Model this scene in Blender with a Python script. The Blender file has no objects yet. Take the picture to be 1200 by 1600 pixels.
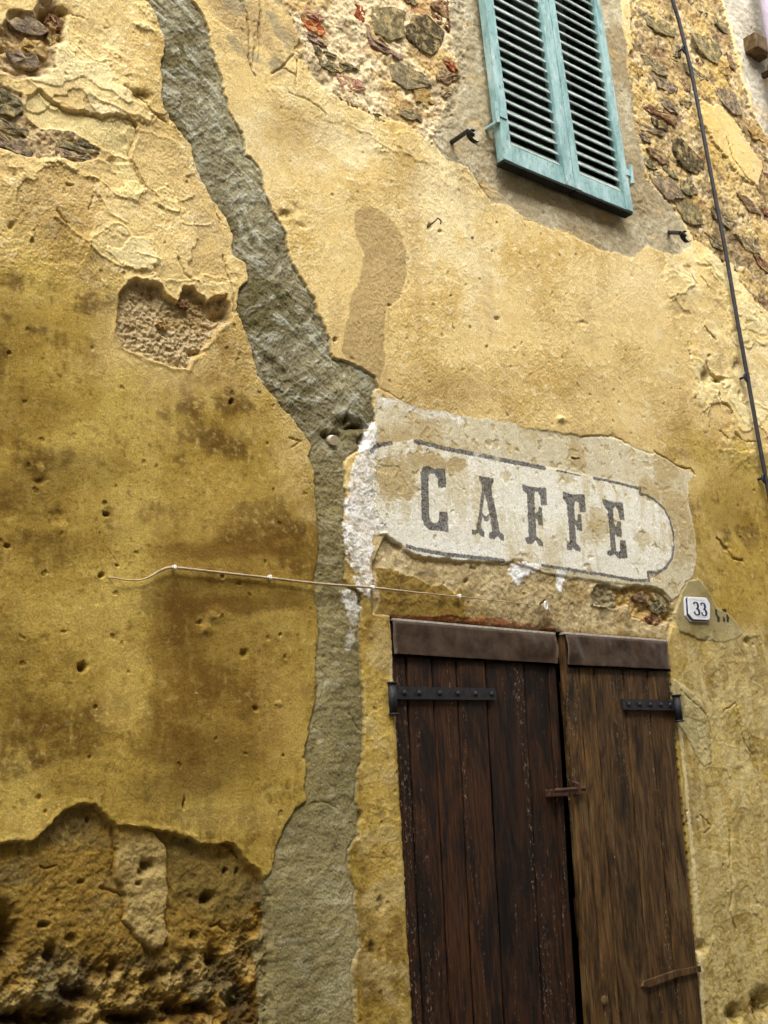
import bpy, bmesh, math, random
import numpy as np
from mathutils import Matrix, Vector

S = bpy.context.scene
C = S.collection
random.seed(7)
RNG = np.random.RandomState(7)

# ------------------------------------------------------------------ camera
# axes of the place seen in the camera's frame: h = along the facade, u = up, n = into the facade
FOC = 1871.96
h = np.array([2350, 340, FOC]); h /= np.linalg.norm(h)
u = np.array([-435, -7300, FOC]); u /= np.linalg.norm(u)
u -= h * (u @ h); u /= np.linalg.norm(u)
n = np.cross(u, h)
DIST, EYE = 3.2, 1.6
cam_data = bpy.data.cameras.new('camera')
cam = bpy.data.objects.new('camera', cam_data); C.objects.link(cam)
cam_data.sensor_fit = 'VERTICAL'; cam_data.sensor_height = 36; cam_data.lens = 36 * FOC / 1600
cam_data.clip_start = .05; cam_data.clip_end = 500
cam.matrix_world = Matrix(((h[0], -h[1], -h[2], 0), (n[0], -n[1], -n[2], -DIST), (u[0], -u[1], -u[2], EYE), (0, 0, 0, 1)))
S.camera = cam

# ------------------------------------------------------------------ light
SUN_EL, SUN_AZ = math.radians(56), math.radians(-152)     # azimuth measured from +Y (into the wall), clockwise
world = bpy.data.worlds.new('World'); S.world = world; world.use_nodes = True
wn = world.node_tree; bg = wn.nodes['Background']
sky = wn.nodes.new('ShaderNodeTexSky'); sky.sky_type = 'NISHITA'; sky.sun_disc = False
sky.sun_elevation = SUN_EL; sky.sun_rotation = SUN_AZ; sky.dust_density = 3.5; sky.air_density = .8
hs = wn.nodes.new('ShaderNodeHueSaturation'); hs.inputs['Saturation'].default_value = .14
wn.links.new(sky.outputs[0], hs.inputs['Color']); wn.links.new(hs.outputs[0], bg.inputs[0])
bg.inputs[1].default_value = .15
sd = bpy.data.lights.new('sun', 'SUN'); sd.energy = 1.15; sd.angle = math.radians(55); sd.color = (1, .975, .93)
sun = bpy.data.objects.new('sun', sd); C.objects.link(sun)
dirv = Vector((math.sin(SUN_AZ) * math.cos(SUN_EL), math.cos(SUN_AZ) * math.cos(SUN_EL), math.sin(SUN_EL)))
sun.rotation_euler = dirv.to_track_quat('Z', 'Y').to_euler(); sun.location = (3, -3, 9)
S.view_settings.view_transform = 'Standard'; S.view_settings.look = 'None'
S.view_settings.exposure = 1.6; S.view_settings.gamma = 1; S.view_settings.use_curve_mapping = False

# ------------------------------------------------------------------ survey of the facade
def wp(a, b):
    """survey reading of the photograph -> metres along (X) and up (Z) the facade plane"""
    a = np.asarray(a, float) - 600; b = np.asarray(b, float) - 800
    wx = a * h[0] + b * h[1] + FOC * h[2]; wy = a * n[0] + b * n[1] + FOC * n[2]; wz = a * u[0] + b * u[1] + FOC * u[2]
    return wx / wy * DIST, wz / wy * DIST + EYE
def P(*pts):
    return [tuple(float(q) for q in wp(a, b)) for a, b in pts]
def crop(ox, oy, k, *pts):
    return [(ox + a / k, oy + b / k) for a, b in pts]
def lin(*c):
    c = np.array(c, float) / 255
    return np.where(c < .04045, c / 12.92, ((c + .055) / 1.055) ** 2.4).astype(np.float32)

# ------------------------------------------------------------------ noise
F = np.float32
NP_ = 1024
perm = RNG.permutation(NP_).astype(np.int32); perm2 = np.concatenate([perm, perm])
ga = RNG.rand(NP_) * 6.2832; GX = np.cos(ga).astype(F); GY = np.sin(ga).astype(F)
def gn(x, y, seed=0):
    x = x + F(seed * 17.31); y = y + F(seed * 9.73)
    xf = np.floor(x); yf = np.floor(y)
    xi = xf.astype(np.int32) & 1023; yi = yf.astype(np.int32) & 1023
    dx = (x - xf).astype(F); dy = (y - yf).astype(F)
    ux = dx * dx * (3 - 2 * dx); uy = dy * dy * (3 - 2 * dy)
    xj = (xi + 1) & 1023; pa = perm[yi]; pb = perm[(yi + 1) & 1023]
    def g(i, p, ax, ay):
        k = perm2[i + p]; return GX[k] * ax + GY[k] * ay
    a = g(xi, pa, dx, dy); b = g(xj, pa, dx - 1, dy); c = g(xi, pb, dx, dy - 1); d = g(xj, pb, dx - 1, dy - 1)
    a += (b - a) * ux; c += (d - c) * ux
    return (a + (c - a) * uy) * F(1.5)
def fbm(x, y, f, o=4, seed=0, gain=.5, ridge=False):
    s = 0; amp = 1.; t = 0
    for i in range(o):
        v = gn(x * F(f), y * F(f), seed + i * 3)
        if ridge: v = 1 - 2 * np.abs(v)
        s = s + v * F(amp); t += amp; amp *= gain; f *= 2.03
    return s / F(t) * F(1.0 if ridge else 1.5)
r1 = RNG.rand(NP_).astype(F); r2 = RNG.rand(NP_).astype(F); r3 = RNG.rand(NP_).astype(F)
def worley(x, y, f, seed=0):
    """F1, F2 and a random number per cell"""
    x = (x * F(f) + F(seed * 7.7)); y = (y * F(f) + F(seed * 3.3))
    xf = np.floor(x); yf = np.floor(y); xi = xf.astype(np.int32); yi = yf.astype(np.int32)
    f1 = np.full(x.shape, 9, F); f2 = f1.copy(); cr = np.zeros(x.shape, F)
    for di in (-1, 0, 1):
        for dj in (-1, 0, 1):
            k = perm2[((xi + di) & 1023) + perm[(yi + dj) & 1023]]
            d = np.hypot(xf + di + r1[k] - x, yf + dj + r2[k] - y).astype(F)
            c = d < f1
            f2 = np.where(c, f1, np.minimum(f2, d)); cr = np.where(c, r3[k], cr); f1 = np.where(c, d, f1)
    return f1, f2, cr
def ss(v, a=0., b=1.):
    t = np.clip((v - a) / (b - a), 0, 1); return (t * t * (3 - 2 * t)).astype(F)

def sdf(poly, X, Z, margin=.06):
    """signed distance, positive inside, -margin where far away; poly in metres"""
    p = np.array(poly, F); out = np.full(X.shape, -margin, F)
    lo = p.min(0) - margin; hi = p.max(0) + margin
    m = (X > lo[0]) & (X < hi[0]) & (Z > lo[1]) & (Z < hi[1])
    x = X[m]; z = Z[m]
    if not len(x): return out
    d2 = np.full(x.shape, 1e9, F); ins = np.zeros(x.shape, bool)
    q = np.roll(p, -1, 0)
    for (ax, az), (bx, bz) in zip(p, q):
        ex, ez = bx - ax, bz - az; L = ex * ex + ez * ez + 1e-12
        t = np.clip(((x - ax) * ex + (z - az) * ez) / L, 0, 1)
        d2 = np.minimum(d2, (x - ax - t * ex) ** 2 + (z - az - t * ez) ** 2)
        if abs(ez) > 1e-9:
            c = ((az > z) != (bz > z)) & (x < ex * (z - az) / ez + ax); ins ^= c
    d = np.sqrt(d2); out[m] = np.where(ins, d, np.maximum(-d, -margin))
    return out
def pdist(line, X, Z, margin=.06):
    p = np.array(line, F); out = np.full(X.shape, margin, F)
    lo = p.min(0) - margin; hi = p.max(0) + margin
    m = (X > lo[0]) & (X < hi[0]) & (Z > lo[1]) & (Z < hi[1]); x = X[m]; z = Z[m]
    if not len(x): return out
    d2 = np.full(x.shape, margin * margin, F)
    for (ax, az), (bx, bz) in zip(p[:-1], p[1:]):
        ex, ez = bx - ax, bz - az; L = ex * ex + ez * ez + 1e-12
        t = np.clip(((x - ax) * ex + (z - az) * ez) / L, 0, 1)
        d2 = np.minimum(d2, (x - ax - t * ex) ** 2 + (z - az - t * ez) ** 2)
    out[m] = np.sqrt(d2); return out

# ------------------------------------------------------------------ traced outlines
CEMENT = P((220, -60), (222, 0), (233, 10), (247, 33), (257, 67), (252, 110), (253, 150), (267, 187), (300, 227), (313, 273), (333, 313), (353, 337),
    (363, 367), (365, 400), (386, 412), (388, 437), (373, 453), (370, 483), (383, 523), (393, 557), (403, 590), (433, 630), (453, 653), (473, 677),
    (483, 700), (478, 713), (490, 737), (493, 767), (496, 810), (498, 850), (491, 900), (496, 950), (500, 990), (495, 1030), (497, 1070), (486, 1130),
    (478, 1180), (480, 1210), (478, 1250), (450, 1283), (437, 1307), (430, 1330), (427, 1360), (413, 1380), (417, 1413), (423, 1437), (408, 1467),
    (410, 1533), (413, 1600), (415, 1700), (565, 1700), (560, 1600), (553, 1567), (553, 1517), (563, 1483), (560, 1450), (557, 1407), (550, 1367),
    (547, 1333), (563, 1310), (567, 1270), (557, 1250), (560, 1220), (565, 1200), (572, 1167), (570, 1133), (570, 1083), (567, 1060), (565, 1000),
    (567, 927), (545, 913), (543, 867), (543, 800), (540, 760), (543, 720), (567, 700), (573, 673), (585, 657), (583, 617), (592, 607), (583, 587),
    (547, 567), (520, 557), (517, 533), (500, 497), (487, 463), (467, 430), (453, 400), (448, 365), (430, 335), (416, 300), (410, 262), (400, 250),
    (383, 240), (380, 207), (367, 187), (348, 133), (337, 97), (327, 50), (313, 20), (300, 0), (290, -60))
TAN = P((555, 330), (580, 325), (605, 335), (625, 360), (637, 390), (635, 430), (625, 465), (605, 480), (598, 520), (600, 560), (592, 603), (583, 585),
    (545, 565), (533, 550), (540, 500), (545, 470), (560, 440), (570, 400), (553, 360))
SURROUND = P((700, -60), (705, 0), (703, 30), (710, 63), (723, 123), (700, 147), (697, 177), (680, 207), (683, 227), (700, 250), (733, 263), (750, 293),
    (770, 313), (800, 322), (823, 340), (860, 357), (890, 363), (910, 377), (933, 390), (987, 402), (1010, 385), (1040, 395), (1062, 398), (1080, 380),
    (1067, 347), (1047, 320), (1030, 303), (1007, 277), (1007, 247), (993, 207), (990, 150), (980, 110), (980, 77), (973, 33), (970, 0), (960, -60))
RUBBLE_MID = P((430, -60), (440, 0), (458, 30), (468, 60), (462, 85), (500, 128), (545, 165), (600, 190), (640, 192), (665, 210), (690, 235),
    (730, 130), (730, -60))
RUBBLE_LEFT = P((-60, 30), (0, 40), (15, 20), (50, 16), (60, 0), (55, -20), (75, -10), (98, 28), (101, 60), (86, 75), (88, 108), (80, 112), (58, 122), (30, 128), (8, 120), (-60, 100))
SLATE_HOLLOW = P((-60, 100), (0, 132), (34, 148), (39, 162), (40, 184), (66, 200), (120, 205), (158, 232), (152, 246), (120, 255), (85, 252), (50, 245), (0, 232), (-60, 225))
RUBBLE_RIGHT = P((975, -60), (985, 0), (990, 60), (982, 80), (985, 150), (995, 210), (1008, 250), (1010, 280), (1032, 305), (1050, 325), (1072, 350), (1085, 372),
    (1100, 385), (1118, 400), (1145, 415), (1155, 440), (1180, 470), (1240, 520), (1260, 300), (1200, 215), (1172, 160), (1158, 110), (1143, 50), (1128, 0), (1115, -60))
THICK = P((1092, 150), (1105, 160), (1120, 160), (1150, 190), (1165, 215), (1190, 250), (1190, 295), (1175, 285), (1150, 270), (1130, 240), (1110, 215), (1097, 190))
WHITE_END = P((1110, -80), (1130, 0), (1150, 60), (1163, 110), (1178, 165), (1205, 225), (1330, 420), (1400, -80))
POCKET = P((183, 460), (200, 440), (213, 437), (233, 440), (250, 447), (260, 463), (277, 472), (287, 450), (300, 450), (310, 463), (323, 472), (333, 463),
    (353, 462), (360, 477), (360, 503), (337, 517), (333, 530), (317, 543), (297, 563), (295, 578), (273, 575), (253, 568), (230, 563), (213, 553), (193, 540), (180, 520), (180, 490))
BASE = P((-80, 1330), (0, 1317), (20, 1319), (50, 1313), (67, 1300), (100, 1267), (123, 1258), (150, 1257), (167, 1277), (183, 1287), (207, 1288), (240, 1295),
    (267, 1303), (297, 1307), (317, 1318), (333, 1317), (353, 1315), (367, 1318), (383, 1330), (387, 1341), (400, 1353), (413, 1375), (425, 1400), (430, 1500), (430, 1720), (-80, 1760))
TONGUE = P((183, 1289), (207, 1286), (245, 1300), (262, 1325), (265, 1400), (262, 1440), (268, 1460), (258, 1485), (240, 1482), (222, 1465), (215, 1450), (198, 1435), (200, 1400), (185, 1370), (190, 1330))
PANEL = P((586, 616), (600, 620), (624, 624), (650, 634), (676, 640), (722, 648), (760, 655), (800, 663), (833, 673), (877, 678), (907, 684), (937, 680), (967, 687),
    (987, 697), (1020, 707), (1060, 730), (1087, 740), (1074, 755), (1074, 792), (1082, 810), (1087, 847), (1087, 883), (1083, 905), (1071, 911), (1056, 935),
    (1050, 940), (1034, 922), (1018, 917), (990, 916), (972, 921), (953, 915), (935, 909), (900, 905), (850, 896), (835, 884), (810, 875), (800, 876), (795, 881),
    (783, 882), (769, 878), (730, 877), (698, 874), (674, 870), (650, 868), (636, 860), (628, 850), (618, 848), (604, 836), (590, 838), (583, 800), (583, 745), (588, 700), (584, 655))
INNER = P((584, 705), (600, 694), (647, 687), (700, 700), (770, 713), (849, 729), (880, 735), (930, 746), (999, 760), (1002, 772), (1023, 781), (1038, 795), (1047, 812),
    (1054, 834), (1055, 856), (1051, 874), (1041, 890), (1027, 898), (1014, 898), (1015, 910), (990, 909), (935, 900), (846, 888), (800, 880), (769, 878), (700, 875),
    (650, 868), (628, 850), (604, 836), (590, 815), (583, 780))
LIME = P((583, 655), (590, 690), (584, 745), (588, 800), (603, 830), (590, 846), (584, 870), (588, 915), (578, 930), (560, 920), (555, 890), (545, 880), (543, 830), (541, 790),
    (541, 755), (548, 722), (565, 703), (572, 678))
LIME2 = P((543, 925), (565, 928), (566, 965), (560, 1010), (548, 1035), (538, 1000), (545, 960))
OLIVE = P((590, 887), (613, 890), (640, 900), (663, 907), (677, 917), (693, 911), (713, 925), (720, 915), (728, 933), (726, 953), (736, 964), (613, 962), (587, 960), (597, 933))
UNDER = P((604, 836), (628, 852), (650, 870), (698, 876), (769, 880), (800, 878), (846, 895), (935, 908), (990, 915), (1050, 940), (1052, 975), (1045, 1003), (873, 992), (612, 962), (585, 960), (584, 880))
HOLE_S = P((935, 912), (972, 922), (990, 917), (1018, 918), (1034, 924), (1050, 942), (1053, 962), (1040, 975), (1015, 975), (990, 965), (985, 945), (962, 950), (925, 945), (920, 928), (926, 918))
CHIP_S = P((920, 915), (940, 910), (962, 922), (965, 948), (940, 950), (922, 945))
REC1 = P((57, 141), (80, 160), (105, 175), (130, 176), (160, 185), (180, 180), (200, 183), (213, 192), (211, 220), (203, 245), (180, 240), (155, 226), (120, 205), (65, 200), (42, 180), (38, 150))
REC2 = P((180, 240), (203, 245), (212, 262), (220, 285), (229, 297), (212, 302), (190, 280), (165, 250))
LOWDARK = P((-900, 380), (-100, 400), (0, 425), (60, 428), (120, 445), (180, 490), (190, 560), (280, 585), (340, 590), (380, 600), (420, 640), (470, 700), (480, 760), (560, 900),
    (600, 870), (700, 880), (850, 895), (1050, 945), (1088, 910), (1090, 850), (1078, 760), (1090, 738), (1087, 708), (1110, 703), (1130, 720), (1145, 722), (1160, 710), (1200, 700),
    (1300, 740), (1500, 800), (1500, 1900), (-900, 2200))
NUMPATCH = P((1064, 925), (1075, 908), (1095, 906), (1110, 925), (1118, 950), (1145, 965), (1160, 990), (1150, 1000), (1120, 1003), (1090, 998), (1065, 985), (1055, 960))
RIGHTREN = P((1050, 1060), (1070, 1070), (1088, 1090), (1100, 1110), (1108, 1150), (1110, 1190), (1100, 1195), (1090, 1180), (1072, 1150), (1058, 1130), (1050, 1100))
DOOR = P((613, 963), (874, 987), (1042, 1000), (1101.5, 1605)) + [(wp(1101.5, 1605)[0] - .02, .02), (wp(644, 1600)[0] - .012, .02)] + P((644, 1600), (620, 1100))
WINX0, WINX1, WINZ0, WINZ1 = 3.49, 4.215, 4.42, 6.0

FRAME = [P((578, 706), (584, 699), (596, 695), (610, 693)),
    P((647, 690), (670, 695), (698, 702), (730, 708), (770, 716), (810, 724), (849, 732)),
    P((868, 736), (880, 738), (905, 744)),
    P((926, 748), (940, 750), (963, 755), (994, 763), (999, 763), (998, 772), (1008, 774), (1023, 783), (1036, 795), (1045, 812), (1051, 834), (1052, 856), (1049, 872), (1040, 887), (1027, 895),
      (1011, 894), (1013, 907), (990, 907), (968, 903), (935, 897), (904, 893), (880, 889), (846, 884)),
    P((786, 877), (760, 873), (700, 867), (650, 858), (636, 853))]
LC = crop(570, 600, 5, (430, 690), (450, 650), (490, 640), (530, 665), (600, 660), (620, 660), (632, 812), (568, 812), (565, 740), (535, 700), (505, 700), (492, 720), (500, 1030), (512, 1070),
    (540, 1092), (570, 1080), (580, 1060), (580, 998), (642, 1000), (652, 1162), (600, 1150), (500, 1140), (460, 1100), (440, 1040))
LA1 = crop(720, 680, 6.667, (215, 520), (258, 540), (238, 620), (218, 800), (205, 960), (240, 1010), (240, 1060), (200, 1050), (170, 1020), (150, 1045), (112, 1040), (110, 988), (158, 985), (178, 850), (203, 650))
LA2 = crop(720, 680, 6.667, (175, 425), (332, 450), (337, 490), (310, 530), (325, 640), (357, 780), (388, 930), (402, 1010), (442, 1040), (442, 1105), (410, 1095), (370, 1050), (345, 1085), (290, 1075),
    (290, 1020), (320, 1005), (300, 880), (268, 700), (235, 600), (212, 520), (188, 480))
LA3 = crop(720, 680, 6.667, (208, 795), (235, 830), (260, 845), (295, 815), (305, 860), (272, 898), (245, 898), (225, 865), (200, 855))
LF1 = crop(720, 680, 6.667, (628, 510), (680, 532), (770, 545), (880, 553), (887, 710), (900, 732), (828, 735), (820, 640), (800, 600), (768, 590), (757, 620), (765, 820), (800, 800), (800, 750), (837, 750),
    (848, 942), (800, 935), (793, 880), (770, 870), (780, 1050), (840, 1110), (850, 1165), (800, 1150), (770, 1100), (730, 1137), (680, 1130), (658, 1070), (700, 1058), (685, 700), (678, 610), (640, 575))
LF2 = crop(880, 700, 5.4545, (-18, 372), (60, 398), (172, 398), (182, 552), (130, 550), (125, 470), (92, 458), (82, 500), (90, 620), (110, 620), (115, 565), (140, 570), (152, 712), (105, 700), (100, 662), (90, 662),
    (102, 820), (138, 850), (138, 888), (100, 880), (70, 850), (55, 877), (20, 867), (18, 820), (45, 810), (30, 600), (20, 480), (-12, 430))
LE = crop(880, 700, 5.4545, (322, 433), (420, 463), (502, 468), (512, 617), (470, 610), (460, 530), (437, 500), (415, 520), (425, 640), (440, 672), (455, 625), (482, 630), (492, 762), (450, 760), (440, 735),
    (432, 742), (442, 880), (465, 892), (475, 870), (475, 790), (522, 790), (542, 942), (470, 942), (430, 908), (390, 928), (363, 907), (368, 880), (395, 870), (385, 700), (368, 540), (330, 480))
LETTERS = [P(*l) for l in (LC, LA1, LA2, LA3, LF1, LF2, LE)]
OLDNUM = [P(*crop(1040, 880, 7.5, *l)) for l in ([(575, 535), (603, 540), (605, 600), (637, 640), (632, 692), (608, 692), (600, 640), (580, 590)],
    [(662, 540), (718, 530), (716, 585), (690, 572), (672, 572)], [(712, 575), (742, 640), (737, 697), (713, 692), (708, 630)], [(670, 620), (697, 650), (692, 692), (670, 687)])]

STONES = [  # kind, outline, how far it stands out (m)
    ('orange', [(472, 27), (483, 28), (500, 37), (510, 48), (507, 57), (493, 50), (478, 42)], .004),
    ('pinkgrey', [(470, 43), (490, 52), (510, 63), (513, 73), (500, 72), (480, 58)], .006),
    ('pink', [(478, 10), (500, 20), (510, 32), (500, 35), (483, 25), (475, 18)], .004),
    ('red', [(559, 5), (568, 7), (572, 17), (572, 33), (563, 32), (559, 20)], -.006),
    ('slate', [(530, 97), (547, 97), (563, 105), (564, 112), (550, 111), (533, 104)], .01),
    ('pink', [(528, 117), (543, 115), (563, 125), (572, 137), (567, 143), (550, 143), (542, 148), (532, 133)], .006),
    ('dark', [(525, 152), (547, 155), (570, 173), (567, 179), (547, 173), (530, 163)], .004),
    ('slate', [(575, 173), (593, 177), (612, 192), (600, 193), (577, 183)], .004),
    ('pinkgrey', [(577, 60), (600, 67), (633, 88), (630, 94), (607, 84), (587, 74)], .008),
    ('dark', [(647, 25), (667, 22), (687, 37), (697, 50), (693, 67), (677, 87), (660, 80), (640, 63), (634, 43)], .014),
    ('moss', [(583, 13), (613, 7), (636, 20), (631, 43), (636, 62), (613, 63), (587, 53), (580, 33)], .01),
    ('grey', [(608, 97), (633, 98), (660, 113), (673, 123), (677, 138), (663, 134), (645, 139), (630, 137), (617, 130), (610, 113)], .012),
    ('ochre', [(647, 141), (663, 137), (680, 148), (682, 160), (667, 168), (651, 155)], .01),
    ('redbrown', [(677, 0), (702, 0), (705, 30), (693, 23), (673, 10)], .004),
    ('redbrown', [(672, 12), (690, 24), (706, 34), (706, 50), (694, 40), (676, 26)], -.004),
    ('red', [(693, 90), (710, 97), (716, 112), (703, 111)], .004),
    ('brown', [(680, 113), (710, 115), (722, 123), (700, 131), (683, 123)], .006),
    ('grey', [(693, 134), (710, 140), (700, 153), (690, 147)], .004),
    ('grey', [(620, 170), (650, 172), (663, 188), (640, 187)], .003),
    ('moss', [(500, 88), (522, 96), (540, 110), (520, 112), (502, 102)], .003),
    ('slate', [(488, 68), (510, 78), (528, 88), (516, 90), (495, 82)], .006),
    ('pinkgrey', [(574, 40), (580, 58), (604, 66), (612, 72), (590, 66), (574, 54)], .002),
    ('lilac', [(18, 27), (45, 24), (72, 40), (78, 52), (60, 57), (30, 48), (13, 38)], .006),
    ('lilac', [(8, 76), (30, 78), (55, 87), (63, 97), (61, 108), (40, 106), (15, 96)], .008),
    ('redbrown', [(78, 18), (92, 26), (98, 40), (86, 44), (72, 32)], -.008),
    ('ochre', [(76, 48), (88, 58), (84, 72), (76, 68)], -.002),
    ('ochre', [(40, 60), (62, 62), (76, 78), (70, 88), (50, 84), (34, 72)], .008),
    ('slate', [(-20, 132), (0, 138), (25, 146), (36, 155), (38, 182), (20, 183), (0, 176), (-20, 170)], .006),
    ('grey', [(-20, 178), (0, 185), (30, 195), (65, 209), (62, 219), (40, 216), (0, 204), (-20, 200)], .006),
    ('lilac', [(-20, 204), (0, 209), (40, 221), (52, 234), (50, 244), (30, 240), (0, 229), (-20, 222)], .007),
    ('slate', [(78, 208), (100, 209), (120, 214), (158, 234), (150, 243), (120, 238), (88, 226)], .01),
    ('lilac', [(84, 230), (120, 241), (145, 246), (128, 254), (100, 255), (82, 246)], .005),
    ('redbrown', [(992, 150), (1000, 153), (1024, 169), (1047, 181), (1059, 193), (1053, 197), (1037, 187), (1020, 177), (1004, 167), (995, 159)], .006),
    ('lilac', [(1031, 151), (1045, 158), (1059, 169), (1059, 178), (1045, 174), (1032, 162)], .006),
    ('dark', [(1017, 183), (1035, 190), (1045, 201), (1045, 207), (1035, 202), (1023, 195)], .004),
    ('lilac', [(995, 190), (1016, 197), (1040, 209), (1039, 215), (1024, 209), (1013, 205), (1000, 203)], .006),
    ('lilac', [(999, 206), (1016, 210), (1017, 225), (1004, 219)], .006),
    ('brown', [(1009, 231), (1029, 233), (1040, 241), (1048, 254), (1045, 259), (1032, 254), (1019, 245)], .01),
    ('slate', [(1005, 247), (1017, 251), (1029, 266), (1016, 263), (1007, 257)], .008),
    ('slate', [(1036, 261), (1051, 266), (1059, 279), (1051, 278), (1040, 270)], .008),
    ('lilac', [(1013, 270), (1035, 269), (1055, 281), (1061, 297), (1071, 309), (1053, 313), (1040, 313), (1031, 297), (1017, 281)], .01),
    ('slate', [(1064, 282), (1077, 281), (1088, 290), (1091, 303), (1077, 309), (1064, 297)], .01),
    ('dark', [(1052, 214), (1067, 219), (1077, 230), (1099, 250), (1104, 263), (1093, 273), (1073, 267), (1061, 254), (1051, 241)], .016),
    ('moss', [(1055, 317), (1080, 313), (1093, 323), (1100, 350), (1080, 352), (1068, 345)], .01),
    ('grey', [(1003, 83), (1020, 90), (1040, 105), (1045, 120), (1030, 118), (1010, 103)], .008),
    ('lilac', [(1022, 118), (1045, 124), (1062, 140), (1052, 146), (1030, 138)], .006),
    ('moss', [(1013, 20), (1047, 33), (1057, 60), (1033, 53), (1013, 37)], .008),
    ('moss', [(1080, 50), (1110, 57), (1133, 80), (1120, 103), (1093, 83)], .012),
    ('lilac', [(1113, 133), (1147, 143), (1162, 183), (1143, 177), (1120, 150)], .01),
    ('dark', [(1091, 12), (1110, 20), (1104, 31), (1093, 24)], -.004),
    ('ochre', [(1122, 92), (1140, 102), (1138, 120), (1122, 112)], .008),
    ('brown', [(1137, 80), (1148, 92), (1150, 112), (1140, 104)], .006),
    ('grey', [(1068, 96), (1092, 108), (1110, 126), (1092, 124), (1072, 112)], .006),
    ('grey', [(1052, 66), (1064, 74), (1066, 92), (1052, 84)], .006),
    ('grey', [(1108, 318), (1128, 326), (1150, 350), (1140, 356), (1115, 338)], .006),
    ('brown', [(1150, 300), (1175, 312), (1192, 335), (1172, 332)], .006),
    ('grey', [(1150, 366), (1172, 374), (1192, 398), (1170, 392)], .006),
    ('redbrown', [(1178, 396), (1200, 408), (1214, 432), (1192, 420)], .004),
    ('grey', [(1102, 362), (1122, 372), (1136, 392), (1116, 386)], .004),
    ('moss', [(1128, 404), (1146, 410), (1160, 430), (1144, 424)], .002),
    # bits in the broken pocket and under the sign
    ('redbrown', [(278, 470), (288, 467), (298, 472), (296, 479), (284, 480)], -.012),
    ('ochre', [(248, 503), (257, 500), (265, 508), (258, 515), (249, 512)], -.012),
    ('redbrown', [(1012, 964), (1022, 962), (1034, 968), (1030, 975), (1018, 973)], -.004),
    ('brown', [(990, 930), (1004, 925), (1018, 932), (1012, 941), (994, 940)], -.006),
    ('slate', [(1016, 944), (1032, 940), (1048, 952), (1036, 958), (1020, 956)], -.002),
    ('slate', [(1020, 926), (1034, 930), (1048, 944), (1040, 946), (1024, 936)], .002),
]

# ------------------------------------------------------------------ facade sheet: grid of sample points
STEP = 1.42
ua = np.arange(-60, 1262, STEP); va = np.arange(-60, 1662, STEP)
UU, VV = np.meshgrid(ua, va); Xi, Zi = wp(UU, VV)
XL, XR, ZB, ZT = -1.5, 9.2, -.02, 7.9
k = 26
tl = np.linspace(0, 1, k + 1)[:-1][None, :] ** .6
tr_ = np.linspace(0, 1, 151)[1:][None, :] ** 1.25
Xg = np.concatenate([XL + (Xi[:, :1] - XL) * tl, Xi, Xi[:, -1:] + (XR - Xi[:, -1:]) * tr_], 1)
Zg = np.concatenate([Zi[:, :1] + 0 * tl, Zi, Zi[:, -1:] + 0 * tr_], 1)
tt = (1 - np.linspace(0, 1, k + 1)[:-1] ** .6)[:, None]
Ztop = Zg[:1] + (ZT - Zg[:1]) * tt; Xtop = np.repeat(Xg[:1], k, 0)
tb = (np.linspace(0, 1, k + 1)[1:] ** 1.5)[:, None]
Zbot = Zg[-1:] + (ZB - Zg[-1:]) * tb; Xbot = np.repeat(Xg[-1:], k, 0)
Xg = np.concatenate([Xtop, Xg, Xbot]).astype(F); Zg = np.concatenate([Ztop, Zg, Zbot]).astype(F)
NR, NC = Xg.shape
X = Xg.ravel(); Z = Zg.ravel()

# ------------------------------------------------------------------ relief and pigment
w1 = fbm(X, Z, 9, 4, 1, .55); w2 = fbm(X, Z, 9, 4, 2, .55); w3 = gn(X * F(55), Z * F(55), 3); w4 = gn(X * F(55), Z * F(55), 4)
w5 = gn(X * F(120), Z * F(120), 5)
Xw = X + w1 * F(.012) + w3 * F(.0032) + w5 * F(.001); Zw = Z + w2 * F(.012) + w4 * F(.0032) + w5 * F(.001)
Xs = X + w3 * F(.0015); Zs = Z + w4 * F(.0015)
Xr = X + w1 * F(.03) + w3 * F(.012) + w5 * F(.003); Zr = Z + w2 * F(.03) + w4 * F(.012) + w5 * F(.003)
def field(poly, rough=0, margin=.06):
    return sdf(poly, *( (Xw, Zw) if rough == 0 else (Xs, Zs) if rough < 0 else (Xr, Zr)), margin)
big = fbm(X, Z, .8, 3, 11); mid = fbm(X, Z, 2.7, 4, 12); sm = fbm(X, Z, 9, 5, 13, .6); gr = fbm(X, Z, 46, 3, 14, .7)
strk = fbm(X * F(3.2), Z * F(.5), 3, 4, 15); rid = fbm(X, Z, 6, 4, 16, .5, True)
fine = gn(X * F(150), Z * F(150), 17)
wf1, wf2, wcr = worley(X + w3 * F(.006), Z + w4 * F(.006), 42, 1)     # aggregate
pf1, pf2, pcr = worley(X, Z, 7, 2)                                    # scattered pits
wk1, wk2, wkc = worley(X + w4 * F(.004), Z + w3 * F(.004), 78, 9)
qf1, qf2, qcr = worley(Xw, Zw, 16, 3)
lump, lump2, lcr = worley(Xw, Zw, 13, 5)

def blob(a, b, ra, rb, pw=1.0):
    e = 4.
    x0, z0 = wp(a, b); xa, za = wp(a + e, b); xb, zb = wp(a, b + e)
    J = np.linalg.inv(np.array([[(xa - x0) / e, (xb - x0) / e], [(za - z0) / e, (zb - z0) / e]]))
    dx = Xw - F(x0); dz = Zw - F(z0)
    p = (J[0, 0] * dx + J[0, 1] * dz) / ra; q = (J[1, 0] * dx + J[1, 1] * dz) / rb
    return np.exp(-((p * p + q * q) ** pw)).astype(F)
def mix(col, c2, m):
    m = np.asarray(m, F)[:, None]
    return col + (c2 - col) * m

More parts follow.
